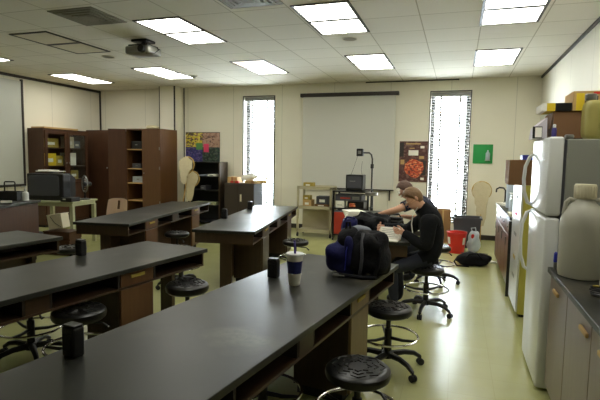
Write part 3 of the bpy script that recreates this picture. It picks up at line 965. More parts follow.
t = thing('bucket', 'red bucket with white bands on the floor by the dark grey bin', 'bucket', (.03, 8.68, 0))
mb('red').lathe([(.125, 0), (.13, .004), (.165, .34), (.172, .342), (.172, .365), (.16, .365), (.123, .012)], 28).build('bucket_body', t, True)
m = mb('paper')
def arcband(m, r, z0, z1, a0, a1, n=10, dr=.0):
    ri = [[Vector(((q + dr * (z - z0)) * math.cos(a0 + (a1 - a0) * k / n), (q + dr * (z - z0)) * math.sin(a0 + (a1 - a0) * k / n), z)) for q, z in ((r, z0), (r + .003, z0), (r + .003, z1), (r, z1))] for k in range(n + 1)]
    m.rings(ri)
arcband(m, .1475, .16, .28, -PI / 2 - 1.15, -PI / 2 - .75, dr=.104)
arcband(m, .1475, .16, .28, -PI / 2 + .70, -PI / 2 + 1.05, dr=.104)
m.build('label_print', t)
mb('steel').tube([(.171 * math.cos(q), .171 * math.sin(q), .372) for q in [PI * k / 10 for k in range(11)]], .004, 6).build('bail', t, True)
t = thing('plastic_bag', 'crumpled white plastic bag slumped between the red bucket and the dark grey bin', 'bag', (.315, 8.78, 0))
m = mb('clear'); m.superq((0, 0, .19), (.095, .12, .19), .8, jit=.05, seed=21, nu=32, nv=18, zmin=0); m.build('bag_body', t, True)
m = mb('red'); m.superq((-.02, -.10, .30), (.03, .012, .04), .8); m.build('printed_mark', t, True)
mb('clear').tube([(-.03, 0, .36), (-.05, -.01, .43), (.02, 0, .44), (.03, 0, .37)], .010, 6).build('bag_handle', t, True)

t = thing('duffel_bag', 'black duffel bag lying on the floor in the aisle', 'bag', (.29, 7.72, 0.0), .15)
m = mb('nylon'); m.superq((0, 0, .095), (.24, .15, .095), .7, jit=.045, seed=3, zmin=0, nu=36, nv=18); m.build('bag_body', t, True)
mb('nylon').tube([(-.14, -.13, .12), (-.10, -.16, .19), (.02, -.15, .21), (.10, -.15, .12)], .011, 8).build('handle', t, True)
mb('nylon').tube([(-.25, 0, .10), (-.30, -.08, .06), (-.27, -.16, .014), (-.1, -.18, .014)], .012, 8).build('shoulder_strap', t, True)
mb('slate').tube([(-.2, -.02, .185), (0, -.02, .192), (.2, .0, .18)], .006, 6).build('zipper', t, True)
o = mb('paper'); o.box(-.09, .09, -.11, .11, .0005, .004).box(-.08, .08, -.12, .10, .0045, .02, mtx=R(.3))
tag(at(o.build('paper_sheet'), (.50, 8.06, 0), .4), 'white papers on the floor beside the black duffel bag', 'paper')

# ------------------------------------------------------------------ back wall: cart, AV rack
t = thing('utility_cart', 'beige metal two-shelf cart against the back wall, left of the black rack', 'cart', (-2.73, 9.42, 0))
for x in (-.345, .345):
    for y in (-.20, .20):
        mb('beige_metal').box(x - .02, x + .02, y - .02, y + .02, .09, 1.02).build('corner_post', t)
        w2 = mb('black_matte')
        w2.tube([(x - .012, y, .04), (x + .012, y, .04)], .04, 14)
        w2.tube([(x, y, .04), (x, y, .095)], .01, 8)
        w2.build('caster', t, True)
for z in (.12, .60, 1.0):
    s = mb('beige_metal')
    s.box(-.36, .36, -.215, .215, z, z + .018)
    s.box(-.36, .36, -.22, -.2152, z - .03, z + .035)
    s.box(-.36, .36, .2152, .22, z - .03, z + .035)
    s.build('shelf', t)
mb('beige_metal').box(-.325, .325, .18, .19, .14, .58).build('back_panel', t)
for x, y, z, sx, sy, sz, mm, lb in ((-.155, -.05, 1.0183, .10, .09, .085, 'yolk', 'small tan box on the top of the beige cart'),
                                   (-.17, -.02, .6183, .09, .12, .13, 'tan', 'larger tan box on the middle shelf of the beige cart'),
                                   (-.19, -.04, .7486, .07, .09, .09, 'yolk', 'upper yellowish box stacked on the middle shelf of the beige cart'),
                                   (.12, .02, .6183, .14, .12, .05, 'card_dk', 'flat dark brown box on the middle shelf of the beige cart'),
                                   (.14, .03, .6686, .13, .12, .16, 'slate', 'dark grey instrument case on the middle shelf of the beige cart')):
    q = thing('small_box', lb, 'box', (-2.73 + x, 9.42 + y, z), 0, 'boxes on the beige cart')
    mb(mm).box(-sx, sx, -sy, sy, 0, sz, .003).build('box_body', q)
    mb('paper').box(-sx * .5, sx * .4, -sy - .001, -sy - .0001, sz * .25, sz * .6).build('box_label', q)

t = thing('equipment_rack', 'black open equipment rack beside the beige cart with shelves of devices', 'rack', (-1.95, 9.30, 0))
for x in (-.34, .34):
    for y in (-.24, .24):
        mb('black').box(x - .018, x + .018, y - .018, y + .018, .06, .98).build('upright', t)
        w2 = mb('black_matte'); w2.tube([(x - .012, y, .03), (x + .012, y, .03)], .03, 12); w2.tube([(x, y, .03), (x, y, .07)], .008, 6); w2.build('caster', t, True)
for z in (.10, .62, .95):
    mb('black').box(-.36, .36, -.26, .26, z, z + .022, .004).build('shelf', t)
def device(name, lb, cat, x, y, z, sx, sy, sz, mm, faces):
    q = thing(name, lb, cat, (x, y, z))
    mb(mm).box(-sx, sx, -sy, sy, 0, sz, .006).build('housing', q)
    for nm, m2, x0, x1, z0, z1 in faces:
        mb(m2).box(x0, x1, -sy - .004, -sy - .0002, z0, z1).build(nm, q)
device('video_deck', 'silver and red-striped video deck on the upper part of the black rack', 'video player', -2.0, 9.28, .7806, .26, .2, .12, 'slate',
       [('display_strip', 'red_dk', -.16, .04, .04, .07), ('control_panel', 'steel', .08, .22, .03, .09)])
device('amplifier_box', 'dark device with orange panel on the middle shelf of the black rack', 'device', -1.85, 9.26, .6426, .16, .2, .135, 'black',
       [('front_panel', 'orange', -.12, .0, .03, .10)])
device('white_box', 'upright white carton on the middle shelf of the black rack', 'box', -2.165, 9.17, .6426, .085, .10, .135, 'paper', [('label', 'ink', -.05, .05, .05, .06)])
t = thing('cooler_case', 'tall red case on the bottom shelf of the black rack', 'case', (-2.10, 9.24, .1223))
mb('red_dk').box(-.17, .17, -.2, .2, 0, .44, .015).build('case_body', t)
mb('greycloth').box(-.172, .172, -.202, .202, .4405, .46, .01).build('lid', t)
mb('greycloth').prism([(-.02, 0), (.17, 0), (.17, .36)], .2005, .203, mtx=R(0, 0, PI / 2)).build('side_stripe', t)
t = thing('crt_monitor', 'small black monitor on top of the black rack', 'monitor', (-1.90, 9.28, .9725))
mb('black').box(-.17, .17, -.15, .15, 0, .32, .012).build('housing', t)
mb('slate').box(-.14, .14, -.155, -.1502, .06, .29).build('screen', t)
mb('steel').box(-.09, .02, -.157, -.1552, .19, .20).build('screen_strip', t)  # narrow steel-coloured strip across the screen
mb('black_matte').box(-.12, .12, .15, .24, .05, .27, .01).build('tube_cover', t)
for pts in ([(-.10, 0, .32), (-.05, 0, .45), (.0, .02, .62), (.02, .02, .70)], [(.12, 0, .32), (.10, 0, .42), (.115, .02, .58)]):
    mb('black').tube(pts, .004, 6).build('antenna_wire', t, True)
t = thing('overhead_projector', 'overhead projector arm with square head standing behind the heaped bench', 'overhead projector', (-1.50, 8.78, 0))
mb('black').lathe([(.13, 0), (.14, .01), (.13, .03), (.03, .05)], 20).build('base', t, True)
mb('black').tube([(0, 0, .04), (0, 0, 1.60), (-.02, 0, 1.68), (-.06, 0, 1.715), (-.18, 0, 1.715)], .016, 8).build('arm_post', t, True)
h = mb('black').box(-.29, -.17, -.06, .06, 1.65, 1.79, .012).build('head', t)
mb('steel').box(-.26, -.20, -.064, -.0602, 1.69, 1.75).build('mirror', h)
mb('black').lathe([(.03, 1.43), (.032, 1.44), (.032, 1.50), (.03, 1.51)], 12).build('focus_knob', t, True)
mb('steel').lathe([(.11, .93), (.12, .94), (.12, .985), (.1, .99)], 16, (.0, 0, 0)).build('stage_clamp', t, True)

# ------------------------------------------------------------------ left side furniture
def frame_door(w_, z0, z1, m, glass=True):
    pass
t = thing('display_cabinet', 'dark wooden cabinet with glass doors against the left wall', 'cabinet', (XL + .002, 8.05, 0))
cb = mb('wood_cab')
cb.box(0, .43, 0, .025, .05, 2.15); cb.box(0, .43, 1.275, 1.30, .05, 2.15)
cb.box(0, .015, .025, 1.275, .05, 2.15); cb.box(.015, .43, .025, 1.275, 2.12, 2.15); cb.box(.015, .43, .025, 1.275, .05, .08)
cb.build('carcass', t)
mb('black_matte').box(.02, .40, .02, 1.28, 0, .05).build('toe_kick', t)
for z in (.55, 1.0, 1.32, 1.72):
    mb('wood_cab').box(.0152, .40, .0252, 1.2748, z, z + .02).build('shelf', t)
for y0, y1 in ((.03, .645), (.655, 1.27)):
    d = mb('wood_cab')
    for q in ((y0, y0 + .07, .95, 2.11), (y1 - .07, y1, .95, 2.11), (y0 + .07, y1 - .07, .95, 1.02), (y0 + .07, y1 - .07, 2.04, 2.11)):
        d.box(.431, .452, q[0], q[1], q[2], q[3])
    dd = d.build('door', t)
    mb('pane').box(.44, .443, y0 + .07, y1 - .07, 1.02, 2.04).build('door_glass', dd)
    d2 = mb('wood_cab').box(.431, .452, y0, y1, .09, .94).build('lower_door', t)
    mb('steel').lathe([(.012, 0), (.014, .015), (.01, .02)], 10, mtx=Matrix.Translation((.452, (y1 - .05 if y0 < .1 else y0 + .05), .8)) @ R(0, PI / 2)).build('knob', d2, True)
    mb('steel').lathe([(.012, 0), (.014, .015), (.01, .02)], 10, mtx=Matrix.Translation((.452, (y1 - .035 if y0 < .1 else y0 + .035), 1.4)) @ R(0, PI / 2)).build('knob', dd, True)
o = mb('tan'); o.box(-.17, .2, -.55, .42, 0, .035, .004); o = o.build('flat_board')
tag(at(o, (XL + .21, 8.66, 2.1505)), 'pale flat board lying on top of the glass-door cabinet', 'board')
items = [(.27, .24, 1.3403, .09, .17, .27, 'yellow', 'bright yellow box on the middle shelf of the glass-door cabinet'),
         (.27, .52, 1.3403, .08, .10, .22, 'yolk', 'dull yellow box on the middle shelf of the glass-door cabinet'),
         (.24, .88, 1.3403, .10, .14, .29, 'paper', 'white carton on the middle shelf behind the right glass door'),
         (.25, .30, 1.7403, .08, .22, .20, 'yolk', 'long dull yellow box on the top shelf of the glass-door cabinet'),
         (.27, .84, 1.7403, .08, .12, .26, 'cream', 'pale box on the top shelf behind the right glass door'),
         (.22, 1.10, 1.7403, .08, .10, .17, 'greycloth', 'grey box at the far end of the top cabinet shelf'),
         (.25, .95, 1.0203, .08, .14, .20, 'yolk', 'dull yellow box on the lower shelf behind the right glass door'),
         (.25, .30, 1.0203, .08, .16, .18, 'slate', 'dark grey box on the lower shelf behind the left glass door')]
for x, y, z, sx, sy, sz, mm, lb in items:
    q = thing('supply_box', lb, 'box', (XL + x, 8.05 + y, z), 0, 'boxes in the glass-door cabinet')
    mb(mm).box(-sx, sx, -sy, sy, 0, sz, .003).build('box_body', q)
    mb('paper').box(sx + .0001, sx + .001, -sy * .5, sy * .5, sz * .3, sz * .6).build('box_label', q)

t = thing('corner_cabinet', 'dark brown one-door cabinet in the back left corner beside the glass-door cabinet', 'cabinet', (-8.80, 9.66, 0))
mb('wood_cab').box(0, .76, .022, .62, .06, 2.2).build('body', t)
mb('black_matte').box(.02, .74, .05, .60, 0, .06).build('toe_kick', t)
d = mb('wood_cab').box(.02, .74, 0, .0218, .09, 2.17, .003).build('door', t)
mb('steel').lathe([(.016, 0), (.02, .018), (.012, .026)], 12, mtx=Matrix.Translation((.64, -.0005, 1.28)) @ R(0, 0, PI / 2)).build('knob', d, True)

t = thing('supply_cabinet', 'tall brown cabinet with its left door swung open showing shelves', 'cabinet', (-7.25, 9.22, 0))
W_ = .92
cb = mb('wood_c')
cb.box(0, .022, 0, .66, .06, 2.2); cb.box(W_ - .022, W_, 0, .66, .06, 2.2); cb.box(.022, W_ - .022, .64, .66, .06, 2.2)
cb.box(.022, W_ - .022, 0, .64, 2.175, 2.2); cb.box(.022, W_ - .022, 0, .64, .06, .085); cb.box(.44, .46, .02, .64, .085, 2.175)
cb.build('carcass', t)
mb('black_matte').box(.02, W_ - .02, .04, .64, 0, .06).build('toe_kick', t)
for z in (.55, .95, 1.28, 1.72):
    mb('tan').box(.0222, .4398, .005, .6398, z, z + .022).build('shelf', t)
d = mb('wood_c').box(.442, W_ - .002, -.024, -.002, .07, 2.195, .003).build('door', t)
for z in (.5, 1.28, 1.72):
    mb('steel').box(W_ - .03, W_ - .006, -.028, -.0242, z, z + .07).build('hinge', d)
mb('steel').lathe([(.012, 0), (.015, .015), (.01, .022)], 10, mtx=Matrix.Translation((.49, -.0245, 1.2)) @ R(0, 0, PI / 2)).build('knob', d, True)
dl = mb('wood_cab').box(-.395, 0, -.024, -.002, .07, 2.195, .003)
dl = dl.build('open_door', t); dl.rotation_euler = (0, 0, math.radians(24)); dl.location = (0, -.004, 0)
for x, z, sx, sz, mm, lb in ((.2, 1.3023, .12, .11, 'slate', 'dark tray on the third open shelf of the tall brown cabinet'), (.23, .9723, .15, .14, 'clear', 'pale tray on the second open shelf of the tall brown cabinet'),
                            (.2, 1.7423, .14, .18, 'black', 'black case on the top open shelf of the tall brown cabinet')):
    q = thing('storage_tray', lb, 'tray', (-7.25 + x, 9.47, z), 0, 'trays in the tall brown cabinet')
    mb(mm).box(-sx, sx, -.15, .15, 0, sz, .006).build('tray_body', q)
    mb('steel').box(-.03, .03, -.158, -.1502, sz * .5, sz * .6).build('handle', q)
o = mb('net'); o.superq((0, 0, .045), (.15, .12, .045), .8, jit=.03, seed=4, zmin=0)
tag(at(o.build('cloth_bundle', None, True), (-6.75, 9.5, 2.2003)), 'pale cloth bundle on top of the tall brown cabinet', 'cloth')

t = thing('bookshelf', 'low black bookshelf with brown end panel under the collage posters', 'bookshelf', (-6.02, 9.85, 0))
cb = mb('black_matte')
cb.box(0, .02, 0, .40, 0, 1.47); cb.box(.02, .80, .38, .40, 0, 1.47); cb.box(.02, .80, 0, .38, 1.45, 1.47)
cb.build('carcass', t)
mb('wood').box(.8002, .83, -.005, .40, 0, 1.48).build('end_panel', t)
for z in (.06, .45, .80, 1.12):
    mb('black_matte').box(.0202, .7998, 0, .3798, z, z + .022).build('shelf', t)
for x, z, sx, sz, mm, lb in ((.36, 1.1423, .10, .03, 'greycloth', 'grey folded item on the upper shelf of the black bookshelf'), (.62, 1.1423, .12, .045, 'paper', 'pale paper pile on the upper shelf of the black bookshelf'),
                            (.38, .8223, .07, .10, 'slate', 'dark jar box on the middle shelf of the black bookshelf'), (.40, .4723, .30, .06, 'sage', 'wide pale tray on the lower shelf of the black bookshelf')):
    q = thing('shelf_item', lb, 'box', (-6.02 + x, 10.02, z), 0, 'things on the black bookshelf')
    mb(mm).box(-sx, sx, -.14, .14, 0, sz, .006).build('item_body', q)
    mb('ink').box(-sx * .6, sx * .2, -.1412, -.1401, sz * .3, sz * .6).build('item_label', q)

t = thing('file_cabinet', 'dark brown two-door low cabinet below the left window', 'cabinet', (-5.02, 9.76, 0))
mb('slate').box(0, .72, .02, .50, .05, .99).build('body', t)
mb('greycloth').box(.7202, .735, .0, .50, .05, .99).build('grey_side', t)
mb('black_matte').box(.02, .70, .04, .48, 0, .05).build('toe_kick', t)
d = mb('file_front').box(.0, .355, -.0, .0198, .06, .985, .003).build('door', t)
d = mb('file_front').box(.36, .718, -.0, .0198, .06, .985, .003).build('door', t)
mb('cream').box(.385, .425, -.01, -.0002, .60, .76, .004).build('pull', d)
mb('file_front').box(-.01, .74, -.01, .50, .9905, 1.01, .003).build('top_board', t)
for x, y, sx, sy, sz, mm, lb in ((.13, .2, .12, .14, .13, 'tan', 'tan carton on the low cabinet left of the white cloth'), (.66, .18, .20, .16, .06, 'tan', 'flat tan box overhanging the right end of the low cabinet'),
                                (.22, .02, .10, .04, .045, 'red', 'bright red item at the front of the low cabinet top')):
    q = thing('cabinet_top_box', lb, 'box', (-5.02 + x, 9.84 + y - .02, 1.0103), 0, 'things on the low cabinet')
    mb(mm).box(-sx, sx, -sy, sy, 0, sz, .004).build('box_body', q)
    mb('card').box(-sx * .2, sx * .2, -sy - .001, -sy - .0001, 0, sz).build('tape_strip', q)
o = mb('paper'); o.superq((0, 0, .07), (.17, .12, .07), .7, jit=.05, seed=6, zmin=0)
tag(at(o.build('white_cloth', None, True), (-4.52, 10.02, 1.0713)), 'crumpled white cloth on the flat tan box by the left window', 'cloth')

t = thing('television_table', 'pale green table carrying the television in front of the glass-door cabinet', 'table', (-6.62, 6.82, 0), math.radians(8))
mb('sage').box(-.62, .34, -.36, .36, .755, .785, .006).build('tabletop', t)
mb('sage').box(-.59, .31, -.33, .33, .70, .7548).build('apron', t)
for x in (-.57, .29):
    for y in (-.31, .31):
        mb('sage').box(x - .03, x + .03, y - .03, y + .03, 0, .6998).build('leg', t)
t = thing('television', 'bulky black tube television on the pale green table', 'television', (-6.90, 6.78, .7853), math.radians(10))
mb('black').box(-.35, .35, -.25, -.04, .015, .47, .02).build('front_bezel', t)
m = mb('black_matte')
m.rings([[Vector((sx * .33, -.041, z)) for sx, z in ((-1, .03), (1, .03), (1, .48), (-1, .48))], [Vector((sx * .25, .25, z)) for sx, z in ((-1, .05), (1, .05), (1, .38), (-1, .38))]])
m.build('tube_housing', t)
m = mb('slate')
m.superq((-.02, -.2505, .26), (.295, .012, .18), .2); m.build('screen', t, True)
mb('steel').box(.16, .28, -.253, -.2502, .472, .488).build('maker_plate', t)
mb('black').box(-.38, .38, -.2, -.06, 0, .015).build('foot', t)
o = mb('paper')
o.box(-.20, .24, -.12, .10, 0, .012, mtx=R(.1)); o.box(-.19, .1, -.1, .11, .0125, .028, mtx=R(-.15))
tag(at(o.build('paper_stack'), (-6.92, 6.72, 1.2858)), 'loose white papers on top of the television', 'papers')
t = thing('video_player', 'black player box with a small light on the right end of the television table', 'video player', (-6.36, 6.585, .7853), math.radians(8))
mb('black').box(-.10, .11, -.12, .12, 0, .07, .005).build('housing', t)
mb('paper').box(-.05, .0, -.123, -.1202, .035, .055).build('display', t)
t = thing('floor_fan', 'round wire desk fan standing behind the television table end', 'fan', (-6.42, 7.0, .7853), -.5)
mb('black').lathe([(.09, 0), (.09, .012), (.02, .03), (.015, .14)], 16).build('base', t, True)
g = mb('steel')
for q in (.05, .09, .13):
    g.torus((0, 0, .28), q, .004, 28, 6, mtx=R(0, 0, PI / 2))
g.torus((0, 0, .28), .15, .008, 32, 6, mtx=R(0, 0, PI / 2))
g.build('cage', t, True)
mb('black').lathe([(.04, -.02), (.04, .10), (.02, .12)], 14, mtx=Matrix.Translation((0, 0, .28)) @ R(0, 0, -PI / 2)).build('motor', t, True)
bl = mb('slate')
for k in range(3):
    a = 2 * PI * k / 3
    bl.superq((.07 * math.cos(a), -.01, .28 + .07 * math.sin(a)), (.055, .004, .035), .9, mtx=R(0, -a))
bl.build('blades', t, True)

t = thing('wood_crate', 'low brown wooden crate on the floor beneath the tilted cream box', 'crate', (-5.98, 6.03, 0), .12)
for z in (0.0, .125, .25):
    mb('wood_cab').box(-.24, .22, -.15, -.132, z + .01, z + .115).build('slat', t)
    mb('wood_cab').box(-.24, .22, .132, .15, z + .01, z + .115).build('slat', t)
for x in (-.24, .20):
    mb('wood_cab').box(x, x + .02, -.1318, .1318, 0, .365).build('end_board', t)
mb('wood_cab').box(-.25, .23, -.155, .155, .3655, .38).build('lid', t)
t = thing('cream_box', 'tilted cream file box with a dark string on the low crate under the television table', 'box', (-6.07, 6.03, .3805), .12)
mx = Matrix.Translation((0, 0, .03)) @ R(0, math.radians(-9))
mb('cream').box(-.11, .15, -.09, .09, 0, .22, .004, mtx=mx).build('box_body', t)
mb('trim').tube([mx @ Vector((-.05, -.093, .21)), mx @ Vector((.02, -.093, .09)), mx @ Vector((.12, -.093, .02))], .004, 6).build('string', t)
mb('cream').box(-.115, .155, -.095, .095, .2205, .232, .003, mtx=mx).build('lid', t)
o = mb('slate'); o.superq((0, 0, .17), (.11, .10, .17), .6, jit=.03, seed=9, zmin=0)
tag(at(o.build('cloth_sack', None, True), (-6.47, 6.0, 0.0)), 'dark grey patterned sack between the tall desk and the cream box', 'bag')

t = thing('classroom_chair', 'pinkish-beige plastic chair with a handle hole behind the left back bench', 'chair', (-6.06, 7.45, 0), math.radians(5))
nu, nv = 14, 8
m = mb('salmon')
shell = []
def cp(u, v):
    x = .215 * u * (1 - .10 * v * v)
    return x, -.02 + .10 * (u * u) * -1 * .5 + .05 * v, .46 + .325 * v - .03 * (abs(u) ** 4) * v
for th in (0, .012):
    pass
import itertools
def grid(m, fn, hole=None, t_=.012):
    bm_ = m.bm
    P = {}
    for s in (0, 1):
        for a in range(nu + 1):
            for b in range(nv + 1):
                x, y, z = fn(-1 + 2 * a / nu, b / nv)
                P[s, a, b] = bm_.verts.new((x, y + s * t_, z))
    has = lambda a, b: 0 <= a < nu and 0 <= b < nv and not (hole and hole(a, b))
    for a in range(nu):
        for b in range(nv):
            if not has(a, b):
                continue
            for s in (0, 1):
                q = [P[s, a, b], P[s, a + 1, b], P[s, a + 1, b + 1], P[s, a, b + 1]]
                bm_.faces.new(q if s else q[::-1])
            for (da, db, e) in ((-1, 0, ((a, b), (a, b + 1))), (1, 0, ((a + 1, b), (a + 1, b + 1))), (0, -1, ((a, b), (a + 1, b))), (0, 1, ((a, b + 1), (a + 1, b + 1)))):
                if not has(a + da, b + db):
                    bm_.faces.new([P[0, e[0][0], e[0][1]], P[0, e[1][0], e[1][1]], P[1, e[1][0], e[1][1]], P[1, e[0][0], e[0][1]]])
grid(m, cp, lambda a, b: 6 <= a <= 7 and 3 <= b <= 6)
m.build('backrest', t, True)
mb('salmon').superq((0, .20, .45), (.21, .21, .025), .4).build('seat', t, True)
for x in (-.18, .18):
    mb('chrome').tube([(x, .01, .43), (x * 1.1, -.02, .012)], .011, 8).build('leg', t, True)
    mb('chrome').tube([(x, .36, .43), (x * 1.1, .40, .012)], .011, 8).build('leg', t, True)

# things on the demonstration desk
t = thing('soap_bottle', 'white pump soap bottle on the right end of the tall brown desk', 'bottle', (-6.06, 5.42, .9003), .3)
mb('white').lathe([(.042, 0), (.046, .005), (.046, .10), (.04, .125), (.016, .14), (.016, .155)], 18).build('bottle_body', t, True)
mb('white').lathe([(.018, .156), (.018, .175), (.006, .18), (.006, .215)], 12).build('pump_collar', t, True)
mb('white').tube([(.01, 0, .215), (-.05, 0, .213), (-.065, 0, .203)], .008, 8).build('nozzle', t, True)
t = thing('tool_caddy', 'black carrying caddy with a square handle on the tall brown desk', 'caddy', (-6.36, 5.42, .9003), .3)
cd = mb('black')
cd.box(-.17, .17, -.11, .11, 0, .012)
for q in ((-.17, .17, -.11, -.10), (-.17, .17, .10, .11), (-.17, -.16, -.10, .10), (.16, .17, -.10, .10)):
    cd.box(q[0], q[1], q[2], q[3], .0122, .13)
cd.build('tray', t)
mb('black').tube([(-.08, 0, .012), (-.08, 0, .26), (-.07, 0, .275), (.07, 0, .275), (.08, 0, .26), (.08, 0, .012)], .010, 8).build('handle', t, True)
o = mb('paper')
for j in range(5):
    o.box(-.12, .16, -.10, .12, j * .012, j * .012 + .01, mtx=R(.12 * j))
tag(at(o.build('paper_stack'), (-6.20, 4.85, .9003), .2), 'stack of white papers at the left edge of the tall brown desk', 'papers')
t = thing('desk_stapler', 'small white and black stapler at the front of the tall brown desk', 'stapler', (-5.88, 4.95, .9003), .6)
mb('black').box(-.07, .07, -.018, .018, 0, .014, .003).build('base', t)
mb('paper').box(-.07, .07, -.016, .016, .0142, .05, .008, mtx=R(0, math.radians(0))).build('arm', t)

# ------------------------------------------------------------------ heap on the right back bench
tz = .7503
o = thing('jacket_heap', 'crumpled black jacket heaped on the bench between the two readers', 'jacket', (-.97, 5.72, tz))
m = mb('jacket'); m.superq((0, 0, .09), (.22, .26, .10), .75, jit=.09, seed=11, zmin=0, nu=36, nv=20); m.build('jacket_body', o, True)
m = mb('jacket'); m.superq((.16, -.24, .05), (.10, .12, .05), .8, jit=.04, seed=12, zmin=0); m.build('sleeve', o, True)
o = thing('messenger_bag', 'navy blue bag on the left of the heap on the right back bench', 'bag', (-1.15, 5.33, tz), .2)
m = mb('navy'); m.superq((0, 0, .09), (.09, .13, .09), .6, jit=.03, seed=13, zmin=0); m.build('bag_body', o, True)
mb('navy').tube([(-.07, -.08, .12), (-.03, -.11, .2), (.05, -.09, .19), (.07, -.04, .12)], .012, 8).build('strap', o, True)
o = thing('grey_sweater', 'light grey sweater lying at the near end of the right back bench', 'sweater', (-1.02, 5.13, tz))
m = mb('greycloth'); m.superq((0, 0, .06), (.14, .10, .06), .75, jit=.05, seed=14, zmin=0, nu=32); m.build('sweater_body', o, True)
mb('greycloth').tube([(.06, -.07, .04), (.02, -.10, .03), (-.07, -.10, .03)], [.03, .03, .022], 10).build('sleeve', o, True)
o = thing('work_glove', 'yellow cloth glove on top of the heap on the right back bench', 'glove', (-1.10, 6.22, tz))
m = mb('yellow'); m.superq((0, 0, .02), (.07, .09, .02), .8, jit=.02, seed=15, zmin=0); m.build('palm', o, True)
for k in range(4):
    mb('yellow').tube([(-.05 + .033 * k, .07, .02), (-.06 + .04 * k, .15, .018)], [.017, .013], 8).build('finger', o, True)
mb('yellow').tube([(.06, .0, .02), (.11, .05, .018)], [.018, .013], 8).build('thumb', o, True)
o = mb('paper')
for j in range(6):
    o.box(-.12, .12, -.15, .15, j * .022, j * .022 + .02, mtx=R(.09 * j))
tag(at(o.build('paper_stack'), (-1.36, 6.55, tz), .1), 'thick stack of white papers behind the navy bag on the bench', 'papers')
for x, y, r, lb in ((-.60, 5.62, 1.3, 'black camcorder nearest the seated reader on the right back bench'), (-.74, 6.30, -.2, 'black camcorder farther back on the right back bench, by the person in navy')):
    o = thing('camcorder', lb, 'camera', (x, y, tz), r, 'camcorders on the bench')
    mb('black').box(-.13, .08, -.045, .045, 0, .10, .012, seg=3).build('camera_body', o, True)
    mb('black').tube([(-.128, 0, .055), (-.19, 0, .055)], [.04, .045], 16).build('lens', o, True)
    mb('steel').box(-.05, .06, -.0485, -.0452, .04, .06).build('side_trim', o)
    mb('black').tube([(-.10, 0, .10), (-.08, 0, .135), (.04, 0, .135), (.06, 0, .10)], .010, 8).build('top_handle', o, True)

# open notebook held by the reader
t = thing('notebook', 'open white notebook held upright by the person in the black jacket', 'notebook', (-.665, 5.07, tz + .0), math.radians(-6))
def page(m, tilt, depth):
    mx = Matrix.Translation((0, 0, .006)) @ R(0, 0, tilt)
    m.box(-.125, .125, .004, depth, -.004, .008, .002, mtx=mx)
    return mx
m = mb('paper'); mx = page(m, math.radians(52), .145); up = m.build('raised_page', t)
for k in range(5):
    mb('ink').box(-.09, .09 - .03 * (k % 2), .025 + k * .022, .029 + k * .022, .0082, .0088, mtx=mx).build('text_line', up)
m = mb('paper'); m.box(-.105, .115, -.13, -.002, .0005, .012, .002); lo = m.build('lower_page', t)
mb('tan').tube([(-.125, 0, .006), (.125, 0, .006)], .006, 6).build('spine', t)

# ------------------------------------------------------------------ people
def seg_dist(p, a, b):
    ab = b - a
    t_ = max(0, min(1, (p - a).dot(ab) / max(ab.length_squared, 1e-9)))
    return (p - (a + ab * t_)).length, t_

def skin_body(name, V, E, root, parent, levels=2):
    names = list(V)
    idx = {n: i for i, n in enumerate(names)}
    me = bpy.data.meshes.new(name)
    me.from_pydata([V[n][0] for n in names], [(idx[a], idx[b]) for a, b in E], [])
    o = bpy.data.objects.new(name, me)
    C.objects.link(o)
    o.modifiers.new('skin', 'SKIN')
    sv = me.skin_vertices[0].data
    for n in names:
        r = V[n][1]
        sv[idx[n]].radius = (r, r) if isinstance(r, (int, float)) else r
        sv[idx[n]].use_root = (n == root)
    s = o.modifiers.new('sub', 'SUBSURF'); s.levels = levels; s.render_levels = levels
    bpy.context.view_layer.update()
    dg = bpy.context.evaluated_depsgraph_get()
    m2 = bpy.data.meshes.new_from_object(o.evaluated_get(dg))
    bpy.data.objects.remove(o)
    bpy.data.meshes.remove(me)
    m2.name = name
    m2.materials.clear(); m2.materials.append(M['skin'])
    m2.shade_smooth()
    b = bpy.data.objects.new(name, m2)
    C.objects.link(b)
    b.parent = parent
    return b

def cover(name, body, V, bones, allbones, off, m, parent, cut=None):
    """garment: the body faces nearest the given bones, moved outwards"""
    me = body.data
    bm = bmesh.new(); bm.from_mesh(me)
    bm.normal_update()
    kill = []
    for f in bm.faces:
        c = f.calc_center_median()
        best = min(allbones, key=lambda e: seg_dist(c, Vector(V[e[0]][0]), Vector(V[e[1]][0]))[0] - .6 * (V[e[0]][1] if isinstance(V[e[0]][1], float) else V[e[0]][1][0]))
        if best not in bones or (cut and cut(c)):
            kill.append(f)
    nrm0 = {v: v.normal.copy() for v in bm.verts}
    bmesh.ops.delete(bm, geom=kill, context='FACES')
    seen, best_isl = set(), []                       # keep the one connected garment
    for v in bm.verts:
        if v in seen:
            continue
        st_, isl = [v], []
        seen.add(v)
        while st_:
            q = st_.pop(); isl.append(q)
            for e in q.link_edges:
                w2 = e.other_vert(q)
                if w2 not in seen:
                    seen.add(w2); st_.append(w2)
        if len(isl) > len(best_isl):
            best_isl = isl
    nrm = {v: nrm0[v] for v in best_isl}
    keep = set(best_isl)
    bmesh.ops.delete(bm, geom=[v for v in bm.verts if v not in keep], context='VERTS')
    for v in bm.verts:
        w_ = .004 * noise.noise(v.co * 14)
        v.co += nrm[v] * (off + w_)
    m2 = bpy.data.meshes.new(name); bm.to_mesh(m2); bm.free()
    m2.materials.append(M[m]); m2.shade_smooth()
    o = bpy.data.objects.new(name, m2); C.objects.link(o); o.parent = parent
    return o

